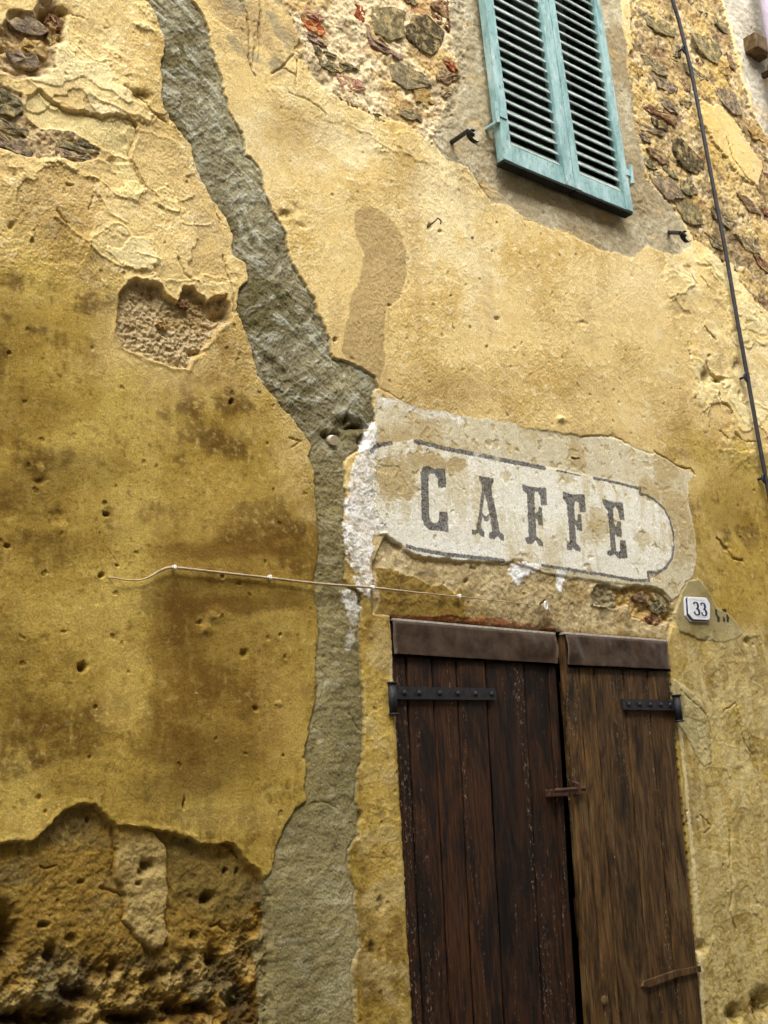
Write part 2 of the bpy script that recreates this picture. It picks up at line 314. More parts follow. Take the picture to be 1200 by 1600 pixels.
low0 = sdf(LOWDARK, Xr, Zr, .5); lowm0 = ss(low0, -.06, .10)
H = (big * .012 + mid * .004 + sm * .0016).astype(F)
hx = fbm(X, Z, 30, 3, 21, .6)
sand = (1 - lowm0) * ss(mid + .6 * sm + .3, -.4, .5)
H += hx * F(.0007) + fine * F(.0004) + sand * (hx * F(.0007) + fine * F(.0011) + gn(X * F(85), Z * F(85), 18) * F(.0006))

# --- yellow lime plaster
col = np.repeat(lin(224, 196, 132)[None], len(X), 0)
col = mix(col, lin(200, 168, 98), ss(mid + .5 * sm, -.1, .7) * .8)
col = mix(col, lin(240, 222, 174), ss(-big - .6 * mid + .5 * sm, .0, .7) * .75)
col = mix(col, lin(190, 160, 110), ss(strk, .1, .6) * .35)
col = mix(col, lin(240, 222, 170), ss(gr + .4 * hx, .25, .8) * .35)
col = mix(col, lin(160, 125, 66), ss(-gr - .3 * sm, .35, .9) * .35)
col = mix(col, lin(250, 236, 192), sand * ss(hx + .5 * fine, .15, .8) * .5); col = mix(col, lin(168, 134, 78), sand * ss(-hx - .5 * fine, .3, .9) * .35)
for a, b, ra, rb, m in ((460, 200, 55, 38, .5), (90, 140, 38, 26, .6), (640, 290, 45, 25, .25), (700, 610, 110, 28, .45), (940, 690, 90, 25, .3), (900, 590, 40, 35, .3), (340, 590, 60, 25, .3),
        (1060, 640, 45, 60, .35), (300, 640, 70, 60, .3), (270, 60, 26, 60, .25), (1010, 430, 60, 30, -.3), (980, 460, 90, 60, -.2)):
    bl = blob(a, b, ra, rb)
    col = mix(col, lin(150, 118, 66) if m > 0 else lin(240, 222, 176), bl * abs(m))

# --- lower, darker weathered wash
l3_ = fbm(X * F(.7), Z * F(1.5), 5, 5, 32, .6); low = field(LOWDARK, 1, .5); lowm = ss(low + .08 * sm + .16 * mid + .08 * l3_, -.26, .2)
l2 = fbm(X * F(1.25), Z, 1.9, 5, 31, .55); l3 = fbm(X * F(.7), Z * F(1.5), 5, 5, 32, .6); l4 = fbm(X * F(2.5), Z * F(.6), 8, 4, 33, .6)
lc = np.repeat(lin(166, 138, 62)[None], len(X), 0)
lc = mix(lc, lin(190, 164, 84), ss(l2 + .3 * l3, .0, .45) * .8)
lc = mix(lc, lin(120, 92, 32), ss(-l2 + .5 * l3, .0, .5) * .85)
lc = mix(lc, lin(94, 68, 24), ss(l3 + .5 * l4 - .4 * l2, .15, .6) * .7)
lc = mix(lc, lin(186, 158, 86), ss(-l4 + .3 * gr, .2, .7) * .5)
lc = mix(lc, lin(206, 184, 118), ss(gr + .5 * l3, .3, .9) * .4)
lc = mix(lc, lin(84, 62, 24), ss(-gr - .5 * l3 - .4 * hx, .2, .9) * .5)
lc = mix(lc, lin(196, 172, 104), ss(hx + .5 * gr - .4 * l3, .3, .9) * .35)
for a, b, ra, rb, m in ((350, 860, 140, 16, .75), (370, 945, 130, 14, .95), (300, 925, 60, 30, .5), (330, 1180, 110, 60, .65), (290, 1010, 60, 60, .45), (270, 1230, 90, 35, .5), (60, 760, 80, 60, .55), (90, 850, 110, 25, .5),
        (20, 1000, 40, 90, .45), (30, 1110, 50, 40, .4), (40, 640, 70, 50, .45), (20, 520, 60, 60, .35), (110, 1225, 60, 20, .3), (190, 1035, 22, 14, .6), (105, 1030, 20, 14, .5), (450, 935, 45, 14, .7), (150, 730, 60, 40, .35),
        (160, 960, 70, 80, -.5), (200, 1080, 45, 90, -.55), (60, 960, 60, 40, -.3), (450, 1120, 40, 110, -.5), (380, 1270, 90, 30, -.45), (60, 1280, 60, 30, -.5), (330, 780, 110, 50, -.25), (200, 680, 90, 30, -.2),
        (1130, 780, 45, 60, .35), (1180, 1000, 40, 60, .35), (1170, 880, 40, 50, -.2), (1160, 1290, 50, 110, -.65), (1150, 1480, 60, 120, -.7), (1120, 1040, 50, 28, .25), (1130, 1130, 24, 70, -.35), (600, 1060, 30, 110, -.3), (600, 1300, 35, 200, -.55)):
    bl = ss(blob(a, b, ra * 1.15, rb * 1.15, 1.0) + .42 * l3 + .16 * gr + .12 * l4 + .1 * hx, .3, .85)
    lc = mix(lc, lin(100, 74, 24) if m > 0 else lin(208, 178, 96), np.clip(bl * abs(m) * .85, 0, 1))
# straight vertical change of tone where an older wash stops
xv = wp(238, 900)[0]; zv0 = wp(238, 1180)[1]; zv1 = wp(238, 840)[1]
edge = ss(Xw - F(xv), -.012, .02) * (1 - ss(Xw - F(xv), .35, .75)) * ss(Zw, zv0 - .15, zv0 + .1) * (1 - ss(Zw, zv1 - .05, zv1 + .25))
lc = mix(lc, lin(116, 82, 30), edge * .34)
lc = lc * F(1.07)
col = mix(col, lc, lowm)

# --- weather flaking: thin coats come away in terraces
fx = fbm(X, Z, 2.0, 4, 41, .5); fy = fbm(X * F(.8), Z * F(1.2), 3.3, 4, 42, .5)
zone_tl = sdf(P((-300, -200), (250, -200), (255, 120), (370, 400), (370, 470), (180, 440), (60, 430), (-300, 400)), Xr, Zr, .3)
zone_r = sdf(P((1020, 395), (1075, 380), (1130, 400), (1240, 500), (1300, 760), (1190, 730), (1140, 730), (1105, 690), (1080, 600), (1075, 540), (1040, 470)), Xr, Zr, .3)
zone_rd = sdf(P((1050, 990), (1075, 1000), (1300, 960), (1400, 1700), (1100, 1700), (1095, 1500), (1060, 1110)), Xr, Zr, .3)
zone_ld = sdf(P((572, 960), (612, 962), (645, 1600), (640, 1700), (560, 1700), (560, 1450), (568, 1250)), Xr, Zr, .3)
zone_t = sdf(P((310, -60), (450, -60), (470, 60), (440, 130), (350, 110)), Xr, Zr, .3)
zone_top = sdf(P((420, 80), (700, 200), (800, 330), (700, 300), (480, 180), (400, 150)), Xr, Zr, .3)
flk = np.maximum.reduce([ss(zone_tl, -.05, .08), ss(zone_r, -.05, .08), ss(zone_rd, -.03, .05) * .33, ss(zone_ld, -.02, .02) * .25, ss(zone_t, -.05, .05) * .6, ss(zone_top, -.05, .05) * .5])
jag = .045 * sm + .02 * gr + .012 * w5
t1 = ss(fy + jag, .12, .13) * flk; t2 = ss(fx + .25 * fy + jag, -.12, -.11) * flk; t3 = ss(fy + .6 * fx + jag, .46, .47) * flk
H += t1 * F(.0028) + t2 * F(.0042) + t3 * F(.0030)
H += flk * (rid * F(.0018) + F(.009) * fbm(X, Z, 4, 3, 43) + gr * F(.0012))
H += flk * np.clip(.10 - np.abs(fy - .125), 0, .1) * F(.03)
upperm = flk * (1 - lowm * .6)
col = mix(col, lin(236, 212, 148), t1 * upperm * .5)
col = mix(col, lin(178, 146, 90), (1 - t2 / np.maximum(flk, .01)) * upperm * .4)
col = mix(col, lin(244, 226, 172), t3 * upperm * .6)
col = mix(col, lin(176, 150, 104), ss(zone_t, -.03, .06) * ss(mid + sm, -.4, .3) * .75)
col = mix(col, lin(150, 138, 110), ss(zone_t, -.03, .06) * ss(-sm + l3, .0, .4) * .75)
dm = ss(zone_rd + .1 * l3, -.2, .2)
col = mix(col, lin(140, 112, 48), dm * ss(-fx, .1, .3) * .6)
col = mix(col, lin(204, 180, 112), dm * ss(fy + .2 * l3, -.1, .3) * .6)
col = mix(col, lin(190, 168, 112), ss(zone_ld, -.02, .02) * ss(l3 + .5 * sm, -.1, .4) * .7)
col = mix(col, lin(128, 104, 62), ss(zone_ld, -.02, .02) * ss(-l3 + .5 * l4, .2, .6) * .6)

def recess(poly, depth, rough=0, lip=.0015, soft=.004):
    global H
    d = field(poly, rough)
    m = ss(d, -soft * .5, soft)
    H = H - m * F(depth) + F(lip) * np.exp(-((d + .006) / .007) ** 2) * (d < .004)
    return m, d
# --- traced thin recesses in the upper left corner
for pl, dp in ((REC1, .010), (REC2, .009)):
    m, _ = recess(pl, dp); col = mix(col, lin(226, 206, 146), m * .8)
# --- tan repair patch
m, d = recess(TAN, .0012, 0, .0005)
col = mix(col, lin(180, 154, 104) + 0 * col, m * .9); col = mix(col, lin(205, 178, 122), m * ss(gr + sm, .1, .8) * .5)
H += m * wf1 * F(.0015)
# --- lower left: coat fallen off, old base coat
bm, bd = recess(BASE, .024, 0, .002, .005)
bz1 = wp(200, 1440)[1]
depthd = ss(-(Z - F(bz1)) + .10 * mid + .08 * sm, -.02, .14)           # lower part rotted away
bc = np.repeat(lin(146, 116, 50)[None], len(X), 0)
bc = mix(bc, lin(112, 98, 62), ss(l3 + .5 * mid, -.1, .5) * .7)
bc = mix(bc, lin(184, 156, 84), ss(gr + .7 * l4, .15, .8) * .6)
bc = mix(bc, lin(150, 110, 34), ss(l2 - .5 * l3, .1, .6) * .6)
bc = mix(bc, lin(70, 48, 20), ss(-gr - .4 * sm, .3, .8) * .7)
rid2 = fbm(Xw, Zw, 15, 4, 34, .62, True); rot = np.clip(.55 - lump, 0, .55) / .55
bc = mix(bc, lin(176, 150, 92), depthd * ss(rot + .5 * sm, .35, .8) * .6)
bc = mix(bc, lin(112, 106, 78), depthd * ss(lcr + .3 * mid, .55, .75) * .6)
bc = mix(bc, lin(62, 44, 20), depthd * ss(.55 - rot - .4 * sm, .1, .6) * .75)
H += bm * (sm * F(.005) + hx * F(.003)) + bm * depthd * (rot * F(.012) + rid2 * F(.014) + hx * F(.006) - F(.026)) + bm * rid2 * F(.003)
bc = mix(bc, lin(104, 92, 52), ss(field(P((262, 1305), (300, 1310), (385, 1345), (405, 1380), (400, 1450), (330, 1440), (270, 1400))), -.02, .03) * .55)
bc = bc * F(1.02)
col = mix(col, bc, bm)
m, d = field(TONGUE), 0
tm = ss(m, -.003, .004); H += tm * F(.012) - bm * np.exp(-((m + .005) / .006) ** 2).astype(F) * F(.006)
tc = np.repeat(lin(192, 166, 104)[None], len(X), 0); tc = mix(tc, lin(150, 122, 60), ss(sm + l3, 0, .6) * .7); tc = mix(tc, lin(176, 138, 58), ss(Z - F(wp(220, 1320)[1]), -.02, .05) * .6)
col = mix(col, tc * F(.8), tm)
# right-hand foot of the wall: dark broken spots
# --- holes: (x, y, rx, ry, depth)
HOLES = [(12, 1458, 20, 36, .07), (85, 1495, 9, 15, .04), (0, 1490, 26, 26, .05), (236, 1352, 10, 9, .03), (229, 1362, 6, 6, .02), (222, 1381, 5, 4, .02), (330, 1404, 11, 9, .035), (345, 1505, 11, 12, .035), (185, 1515, 8, 14, .035), (362, 1362, 4, 5, .015),
    (240, 1535, 10, 10, .03), (120, 1470, 8, 8, .02), (75, 1448, 8, 5, .02), (315, 1465, 5, 8, .02), (380, 1365, 3, 5, .015), (310, 1580, 40, 12, .05), (60, 1592, 60, 14, .06), (210, 1597, 40, 12, .05), (130, 1555, 22, 10, .03), (380, 1560, 16, 22, .03), (140, 1281, 4, 5, .012), (133, 1376, 5, 4, .012),
    (127, 1042, 6, 7, .03), (166, 803, 4, 4, .02), (358, 627, 3.5, 4, .02), (13, 853, 5, 3, .012), (160, 899, 5, 3.6, .02), (184, 884, 2.5, 2.5, .012), (104, 985, 5, 2, .006), (674, 352, 4, 4, .015), (691, 360, 2.5, 2.5, .01), (777, 497, 3.5, 3.5, .012), (704, 463, 2.5, 2, .008),
    (607, 478, 4, 2.5, .01), (523, 532, 3, 3, .012), (347, 490, 13, 9, .03), (303, 551, 12, 5, .015), (313, 548, 6, 4, .02), (210, 517, 6, 4, .012), (258, 505, 3, 5, .006), (107, 290, 7, 2.2, .01), (14, 354, 6, 4, .012), (3, 76, 7, 5, .03), (98, 40, 6, 9, .05), (83, 22, 18, 8, .05), (96, 60, 5, 9, .03),
    (205, 22, 0.1, 0.1, 0), (525, 681, 6, 9, .05), (556, 668, 14, 4, .02), (567, 690, 8, 8, .015), (510, 680, 8, 5, .02), (542, 653, 4, 8, .015), (742, 888, 3, 3, .01), (731, 911, 3.5, 3, .012), (908, 507, 6, 3, .008), (875, 657, 7, 5, -.01),
    (1108, 558, 3, 3, .01), (1155, 615, 3, 6, .015), (1102, 590, 7, 11, .02), (1124, 594, 9, 4, .02), (1106, 418, 5, 2, .008), (1150, 570, 5, 9, .012), (1166, 1002, 4, 5, .014), (1106, 998, 4, 3, .01), (1138, 855, 9, 13, .008), (595, 1412, 7, 12, .012), (582, 1480, 6, 9, .012), (565, 1275, 3, 10, .008),
    (1150, 1585, 12, 14, .04), (1195, 1570, 16, 20, .05), (1095, 1480, 9, 9, .02), (90, 808, 14, 12, .006), (60, 752, 12, 6, .006), (340, 960, 16, 11, -.006), (322, 984, 10, 7, -.006), (311, 972, 5, 4, .008), (383, 1018, 6, 6, .012), (400, 1105, 4, 4, .01), (287, 1257, 1.8, 9, .02),
    (58, 1248, 6, 5, .008), (70, 1270, 3, 4, .008), (480, 340, 0.1, .1, 0), (443, 335, 11, 6, .012), (462, 325, 5, 10, .006), (470, 355, 8, 6, .005), (890, 1000, 0.1, 0.1, 0), (740, 240, 3, 3, .006), (440, 990, 3, 3, .006), (436, 1098, 6, 5, -.004),
    (1052, 962, 5, 12, .02), (1040, 948, 10, 5, .015), (640, 1058, 0.1, .1, 0), (285, 1240, .1, .1, 0), (218, 145, 7, 3, .01), (222, 152, 14, 9, .012), (470, 70, 5, 6, .01), (471, 88, 4, 4, .012), (405, 40, 3, 40, .01), (398, 80, 2.5, 22, .008)]
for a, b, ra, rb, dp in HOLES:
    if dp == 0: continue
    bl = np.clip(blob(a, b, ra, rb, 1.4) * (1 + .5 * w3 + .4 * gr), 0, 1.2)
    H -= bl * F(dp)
    if dp > .009: col = mix(col, col * F(.5), np.clip(bl, 0, 1) * .6)            # darker inside the deeper holes
# --- hairline cracks and lifted edges (line, width, depth; positive depth = cut in)
CRACKS = [([(384, 30), (388, 60), (391, 95), (398, 120)], .004, .01), ([(375, 0), (386, 32)], .003, .006), ([(300, 60), (320, 62)], .002, .004), ([(425, 115), (445, 100), (458, 85)], .004, .008), ([(440, 105), (463, 120), (463, 95)], .003, .008), ([(463, 120), (462, 138)], .003, .006),
    ([(450, 145), (480, 155), (500, 170), (510, 182)], .003, .005), ([(586, 606), (604, 612), (624, 625)], .003, .004), ([(733, 260), (750, 290), (770, 315)], .004, .006), ([(800, 320), (823, 342), (860, 358), (890, 365), (912, 378), (935, 392)], .003, .005),
    ([(905, 683), (937, 680), (967, 687), (990, 700), (1020, 708)], .004, .006), ([(1022, 706), (1045, 722), (1060, 731), (1078, 730), (1086, 740)], .004, .008), ([(1120, 843), (1132, 852), (1140, 858), (1145, 870), (1160, 876)], .005, .012), ([(1100, 510), (1116, 530)], .004, .012),
    ([(1104, 570), (1112, 585), (1126, 594), (1131, 604)], .006, .018), ([(1124, 614), (1128, 628), (1142, 638), (1146, 647)], .004, .012), ([(1124, 672), (1138, 688)], .003, .01), ([(1074, 535), (1078, 560)], .004, .01), ([(1078, 430), (1088, 445)], .003, .008), ([(1094, 432), (1104, 450)], .003, .008),
    ([(1135, 215), (1145, 250), (1165, 275), (1185, 292)], .004, .01), ([(1146, 510), (1156, 530), (1160, 545)], .003, .006), ([(1145, 680), (1165, 690), (1180, 692)], .003, .008), ([(937, 909), (955, 917), (972, 922), (988, 916), (1018, 917), (1034, 922), (1052, 940)], .004, .012), ([(1000, 935), (1018, 942), (1030, 955), (1050, 965)], .004, .01),
    ([(1065, 1080), (1085, 1100), (1105, 1120), (1111, 1150), (1110, 1190)], .003, .005), ([(1130, 1110), (1150, 1100), (1155, 1120), (1160, 1150), (1178, 1180)], .003, .006), ([(1137, 1300), (1143, 1380), (1140, 1420), (1150, 1450)], .004, .01), ([(1095, 1275), (1112, 1290), (1100, 1300)], .003, .005),
    ([(500, 1040), (510, 1060), (505, 1080)], .003, .004), ([(548, 1118), (558, 1130), (568, 1142)], .004, .008), ([(490, 1253), (510, 1256), (527, 1262)], .003, .004), ([(520, 1290), (527, 1305)], .003, .003), ([(500, 780), (540, 775)], .002, .002),
    ([(355, 1318), (372, 1322), (383, 1340)], .004, .01), ([(62, 1350), (85, 1354), (95, 1352)], .003, .006), ([(160, 1385), (185, 1395), (195, 1402)], .004, .006), ([(337, 1450), (350, 1445), (362, 1458)], .004, .01), ([(455, 700), (468, 690), (450, 680)], .003, .005), ([(157, 830), (159, 845)], .002, .004),
    ([(158, 835), (184, 880)], .0015, .002), ([(240, 1440), (268, 1425)], .002, .002), ([(60, 148), (80, 162), (105, 176), (130, 177), (160, 186), (180, 181), (200, 184), (213, 193)], .003, .006), ([(212, 193), (211, 215), (203, 245), (215, 262), (222, 283), (230, 297)], .003, .007),
    ([(90, 12), (100, 20), (103, 34)], .004, .01), ([(133, 30), (110, 22), (97, 20)], .003, .004), ([(165, 30), (172, 38), (160, 42)], .003, .004), ([(192, 135), (205, 145), (230, 160), (240, 178), (262, 190)], .004, .01), ([(333, 313), (337, 330), (345, 345)], .003, .006), ([(147, 310), (140, 330)], .003, .006), ([(155, 305), (170, 335), (195, 352)], .005, -.007),
    ([(85, 340), (110, 360), (135, 380)], .006, -.008), ([(88, 330), (102, 350)], .004, .008), ([(280, 345), (300, 350), (330, 352)], .004, -.006), ([(210, 395), (230, 400), (248, 410)], .004, -.006), ([(278, 406), (287, 430), (300, 440)], .004, .006), ([(350, 400), (355, 430), (362, 450), (368, 490)], .004, .006)]
for ln, w, dp in CRACKS:
    d = pdist(P(*ln), Xw, Zw)
    g = np.exp(-(d / w) ** 2).astype(F); H -= g * F(dp * (.5 if dp < 0 else 1.0))
    if dp > .004: col = mix(col, col * F(.4), np.exp(-(d / (w * .6)) ** 2) * .6)
# --- scattered pits
pr = .02 + .05 * pcr ** 4; pit = ss(pr - pf1, 0, .02) * (pcr > .86) * ss(l3, -.3, .2)
H -= pit * F(.005); col = mix(col, col * F(.5), pit * .5)
pit2 = ss(.05 + .1 * qcr ** 5 - qf1, 0, .03) * (qcr > .88); H -= pit2 * F(.003); col = mix(col, col * F(.6), pit2 * .4)

# --- rubble masonry showing through
rid3 = fbm(Xw, Zw, 24, 4, 35, .65, True); rm = np.zeros(len(X), F)
for pl in (RUBBLE_MID, RUBBLE_RIGHT, RUBBLE_LEFT, SLATE_HOLLOW):
    d = field(pl, 0 if pl in (RUBBLE_LEFT, SLATE_HOLLOW) else 1); rm = np.maximum(rm, ss(d, -.004, .006))
thick = ss(field(THICK, 1), -.006, .006)
extra = ss(fy + .5 * fx, .28, .30) * ss(sdf(RUBBLE_RIGHT, Xr, Zr, .2), -.05, .0) * (1 - thick) * .0
rm = rm * (1 - thick)
rc = np.repeat(lin(226, 204, 160)[None], len(X), 0)
rc = mix(rc, lin(242, 228, 200), ss(gr + .5 * sm, .0, .7) * .7)
rc = mix(rc, lin(196, 160, 88), ss(mid + l3, .0, .6) * .7)
rc = mix(rc, lin(120, 98, 62), ss(-gr - .5 * hx, .25, .8) * .7)
rc = mix(rc, lin(152, 134, 112), ss(-sm + .6 * l3, .2, .7) * .6)
xm = wp(900, 100)[0]
rc = mix(rc, lin(168, 104, 70), ss(l3 - .3 * mid + .3 * gr, .3, .6) * .55); rc = mix(rc, lin(116, 96, 64), ss(-l3 + .5 * sm, .25, .6) * .6)
rx_ = ss(X - F(xm), 0, .1)
rc = mix(rc, lin(204, 172, 100), rx_ * ss(sm + .3 * gr, -.4, .3) * .75); rc = mix(rc, lin(140, 118, 84), rx_ * ss(-mid - .6 * gr + .3 * l3, .0, .5) * .7); rc = mix(rc, lin(96, 78, 50), rx_ * ss(-sm - .8 * hx, .15, .6) * .6)
lft = 1 - ss(X - F(wp(230, 100)[0]), -.1, .1)
rc = mix(rc, lin(176, 150, 104), lft * .7); rc = mix(rc, lin(96, 74, 44), lft * ss(-sm - gr, .1, .7) * .6)
H += rm * (-F(.009) + (F(.5) - wf1) * F(.004) + rid3 * F(.003) + hx * F(.004) + sm * F(.008) + lft * ss(field(RUBBLE_LEFT), 0, .03) * F(-.02))
col = mix(col, rc, rm)
H += thick * F(.004)
col = mix(col, lin(228, 196, 120), thick * ss(sm + .5, 0, .6) * .6)
# --- whitewashed end of the facade
wm = ss(field(WHITE_END, 1), -.01, .02)
wc = mix(np.repeat(lin(196, 188, 168)[None], len(X), 0), lin(168, 158, 140), ss(mid + sm, 0, .6) * .7); wc = mix(wc, lin(226, 218, 200), ss(-mid + l3, .1, .5) * .7); wc = mix(wc, lin(204, 176, 120), ss(fx + l3, .2, .6) * .6)
col = mix(col, wc, wm); H += wm * (F(-.006) + hx * F(.003))

# --- grey lime surround of the window
sfd = field(SURROUND, 0); sfm = ss(sfd, -.003, .004)
sc = np.repeat(lin(176, 162, 130)[None], len(X), 0)
sc = mix(sc, lin(204, 194, 166), ss(sm + .4 * gr, .0, .6) * .7); sc = mix(sc, lin(148, 130, 96), ss(mid - .4 * sm, .0, .5) * .7); sc = mix(sc, lin(196, 164, 104), ss(l3 + .3 * l2, .2, .6) * .5)
sc = mix(sc, lin(110, 98, 74), ss(-gr - .4 * hx, .4, .9) * .5)
col = mix(col, sc, sfm); H = H * (1 - .3 * sfm) - sfm * F(.003) + sfm * (hx * F(.0022) + (wf1 * F(.0012)))
H -= sfm * ss(fy, .18, .2) * F(.0025)

# --- broken pocket
pm, pd = recess(POCKET, .028, 0, .003, .005)
pc = np.repeat(lin(186, 164, 122)[None], len(X), 0); pc = mix(pc, lin(206, 188, 148), ss(gr + .5 * hx, .1, .8) * .6); pc = mix(pc, lin(112, 84, 40), ss(-gr - .4 * sm, .2, .8) * .8); pc = mix(pc, lin(150, 118, 58), ss(l3, .1, .6) * .5)
col = mix(col, pc, pm); H += pm * ((F(.5) - wf1) * F(.006) + (F(.5) - wk1) * F(.009) + hx * F(.004) + sm * F(.002) + ss(-(Z - F(wp(270, 520)[1])), -.1, .1) * F(.014))

# --- mortar filling the long crack
cd = field(CEMENT, 0); cm = ss(cd + .006 * sm + .003 * l3, -.003, .004)
ang = math.radians(38); ca, sa = math.cos(ang), math.sin(ang)
zt = wp(540, 1130)[1]; zs = wp(500, 700)[1]
a_ = Xw * F(ca) + Zw * F(sa); b_ = -Xw * F(sa) + Zw * F(ca)
up = ss(Z, zs - .25, zs + .2); 
ang2 = math.radians(-32); c2_, s2_ = math.cos(ang2), math.sin(ang2); wob = fbm(X, Z, 4, 2, 54) * F(.06)
a2 = X * F(c2_) + Z * F(s2_) + wob; b2 = -X * F(s2_) + Z * F(c2_) + wob
tr1 = fbm(a2 * F(.45), b2 * F(2.0), 15, 5, 51, .65); tr2 = fbm(a_ * F(.7), b_ * F(2.2), 7, 5, 52, .6, True) - F(.1); tr3 = fbm(X * F(.8), Z * F(2.2), 14, 4, 53, .6)
trw = up * (.6 * tr1 + .6 * (tr2 - .1)) + (1 - up) * tr3
rough = ss(Z, zt - .1, zt + .15)
cc = np.repeat(lin(132, 124, 96)[None], len(X), 0)
cc = mix(cc, lin(150, 136, 88), (1 - up) * .7); cc = mix(cc, lin(110, 100, 66), ss(mid + .7 * l3 + .3 * gr, -.05, .35) * .55); cc = mix(cc, lin(168, 158, 120), ss(-mid + .6 * l3 + .3 * sm, .15, .5) * .5)
cc = mix(cc, lin(92, 82, 48), ss(-trw + .3 * mid, .1, .7) * (.35 + .5 * up))
cc = mix(cc, lin(84, 76, 40), up * ss(mid + .4 * l3, .0, .6) * .7)
cc = mix(cc, lin(178, 176, 156), ss(trw, .2, .55) * (.25 + .6 * up)); cc = mix(cc, lin(156, 156, 138), up * ss(sm + .8 * tr1 - .3 * mid, .3, .7) * .7); cc = mix(cc, lin(62, 54, 28), up * ss(-tr1 - .5 * gr, .2, .8) * .75)
cc = mix(cc, lin(166, 158, 118), (1 - rough) * ss(l3 + .3 * gr, .1, .6) * .4)
cc = mix(cc, lin(126, 110, 60), (1 - up) * ss(l2 + .4 * l3, .1, .6) * .5)
cc = mix(cc, lin(98, 90, 62), ss(-gr - .3 * hx, .3, .9) * .5)
H = H * (1 - .4 * cm) + cm * (F(-.008) + trw * (F(.0025) + F(.0028) * up) * (.4 + .6 * rough) + tr2 * up * F(.0018) + up * sm * F(.003) + hx * F(.0022) + fine * F(.0008)) + cm * ss(cd, 0, .12) * F(.004)
H -= cm * np.exp(-((cd - .003) / .006) ** 2).astype(F) * F(.004)
for a, b, ra, rb, dp in ((545, 665, 26, 12, .014), (520, 690, 22, 10, .012)): H -= cm * blob(a, b, ra, rb, 1.5) * F(dp) * (1 + sm)
for a, b, ra, rb, dp in HOLES:
    if 490 < a < 580 and 640 < b < 700: 
        bl = blob(a, b, ra, rb, 2.2); H -= bl * F(dp * .6); cc = mix(cc, lin(50, 40, 26), bl * .8)
cc = cc * (F(1.08) + F(.04) * (1 - up))[:, None]; cc = mix(cc, cc * F(.55), ss(hx + .4 * fine, .3, .8) * .5); cc = mix(cc, lin(176, 170, 140), ss(-hx + .4 * fine, .3, .9) * .35)
col = mix(col, cc, cm)
# --- white lime smear running down beside it
ld = np.maximum(field(LIME, 0), field(LIME2, 1) - .008)
lm = ss(ld + .022 * sm + .016 * gr, -.002, .010) * ss(.95 - 1.0 * ss(-tr3 - gr * .5, .35, .9) * ss(-(Z - F(wp(570, 860)[1])), -.05, .1), .2, .7)
lm *= (1 - .7 * ss(-(Z - F(wp(555, 935)[1])), 0, .1))
col = mix(col, mix(np.repeat(lin(242, 238, 230)[None], len(X), 0), lin(176, 168, 144), ss(-gr + l4, -.1, .6) * .7), lm * (.72 + .26 * ss(sm + gr + .4, 0, .6)))
H += lm * (F(.002) + hx * F(.0015))

# --- band under the sign, rough
um = ss(field(UNDER, -1), -.004, .004) * (1 - cm)
uc = np.repeat(lin(192, 170, 124)[None], len(X), 0); uc = mix(uc, lin(218, 204, 168), ss(gr + .6 * sm, .0, .7) * .7); uc = mix(uc, lin(130, 118, 92), ss(-sm + l3, .1, .6) * .65); uc = mix(uc, lin(150, 118, 56), ss(l2 + l3 * .6, .0, .6) * .6)
uc = mix(uc, lin(96, 74, 46), ss(-gr - .4 * l3, .25, .8) * .6)
um2 = um * (1 - lm); H += um2 * (F(-.007) + hx * F(.003) + sm * F(.003) + t1 * F(0))
col = mix(col, uc, um2 * .92)
om = ss(field(OLIVE, 0), -.002, .004) * (1 - lm)
col = mix(col, mix(np.repeat(lin(140, 112, 44)[None], len(X), 0), lin(112, 86, 34), ss(l4, 0, .6) * .7), om * .9); H += om * F(.003)
rs = blob(857, 972, 14, 22, 1.2) * um; col = mix(col, lin(92, 60, 22), rs * .8)      # rust under the screw eye
hm, hd = recess(HOLE_S, .014, 0, .001, .004); H += hm * (hx * F(.006) + sm * F(.006))
hc = mix(np.repeat(lin(190, 160, 100)[None], len(X), 0), lin(110, 72, 34), ss(l3 - gr, .0, .7) * .8); col = mix(col, hc, hm)
chm = ss(field(CHIP_S, 0), -.002, .004); col = mix(col, lin(150, 140, 108), chm * .85); H += chm * F(.008)
# red clay strip above the left leaf
rdm = ss(sdf(P((614, 957), (700, 961), (800, 968), (870, 981), (872, 992), (613, 970)), Xw, Zw), -.003, .002)
col = mix(col, lin(140, 78, 44), rdm * ss(gr + sm + .8, .2, .8) * .85)

# --- whitewashed sign panel
pd_ = field(PANEL, 0); pm_ = ss(pd_, -.001, .004) * (1 - ss(lm, .3, .6) * .9) * (1 - cm)
sgc = np.repeat(lin(214, 202, 168)[None], len(X), 0)
sgc = mix(sgc, lin(186, 162, 112), ss(mid + .5 * sm, .0, .5) * .8); sgc = mix(sgc, lin(226, 218, 192), ss(l4 - .3 * mid, .1, .6) * .6); sgc = mix(sgc, lin(158, 140, 100), ss(-gr - .3 * l3, .3, .8) * .4)
ind = sdf(INNER, Xs, Zs); im = ss(ind, -.002, .003)
wear = fbm(Xw, Zw, 5.5, 5, 61, .6) + .25 * gr
wearb = (blob(625, 740, 34, 34, 1.3) * .8 + blob(680, 720, 30, 16) * .7 + blob(715, 725, 14, 9, 2) * 1.1 + blob(625, 770, 50, 28) * .3 + blob(900, 750, 60, 12) * .55 + blob(1005, 835, 14, 20) * .5 + blob(1022, 848, 18, 16) * .45 + blob(815, 870, 30, 10) * .55
         + blob(860, 790, 26, 60) * .2 + blob(930, 830, 22, 40) * .35 + blob(955, 890, 30, 14) * .3 - blob(1010, 800, 26, 20) * .7 - blob(700, 800, 40, 50) * .45 - blob(790, 830, 40, 40) * .35 - blob(900, 870, 50, 14) * .3)
wmask = im * ss(.36 - wear - wearb, -.07, .07)
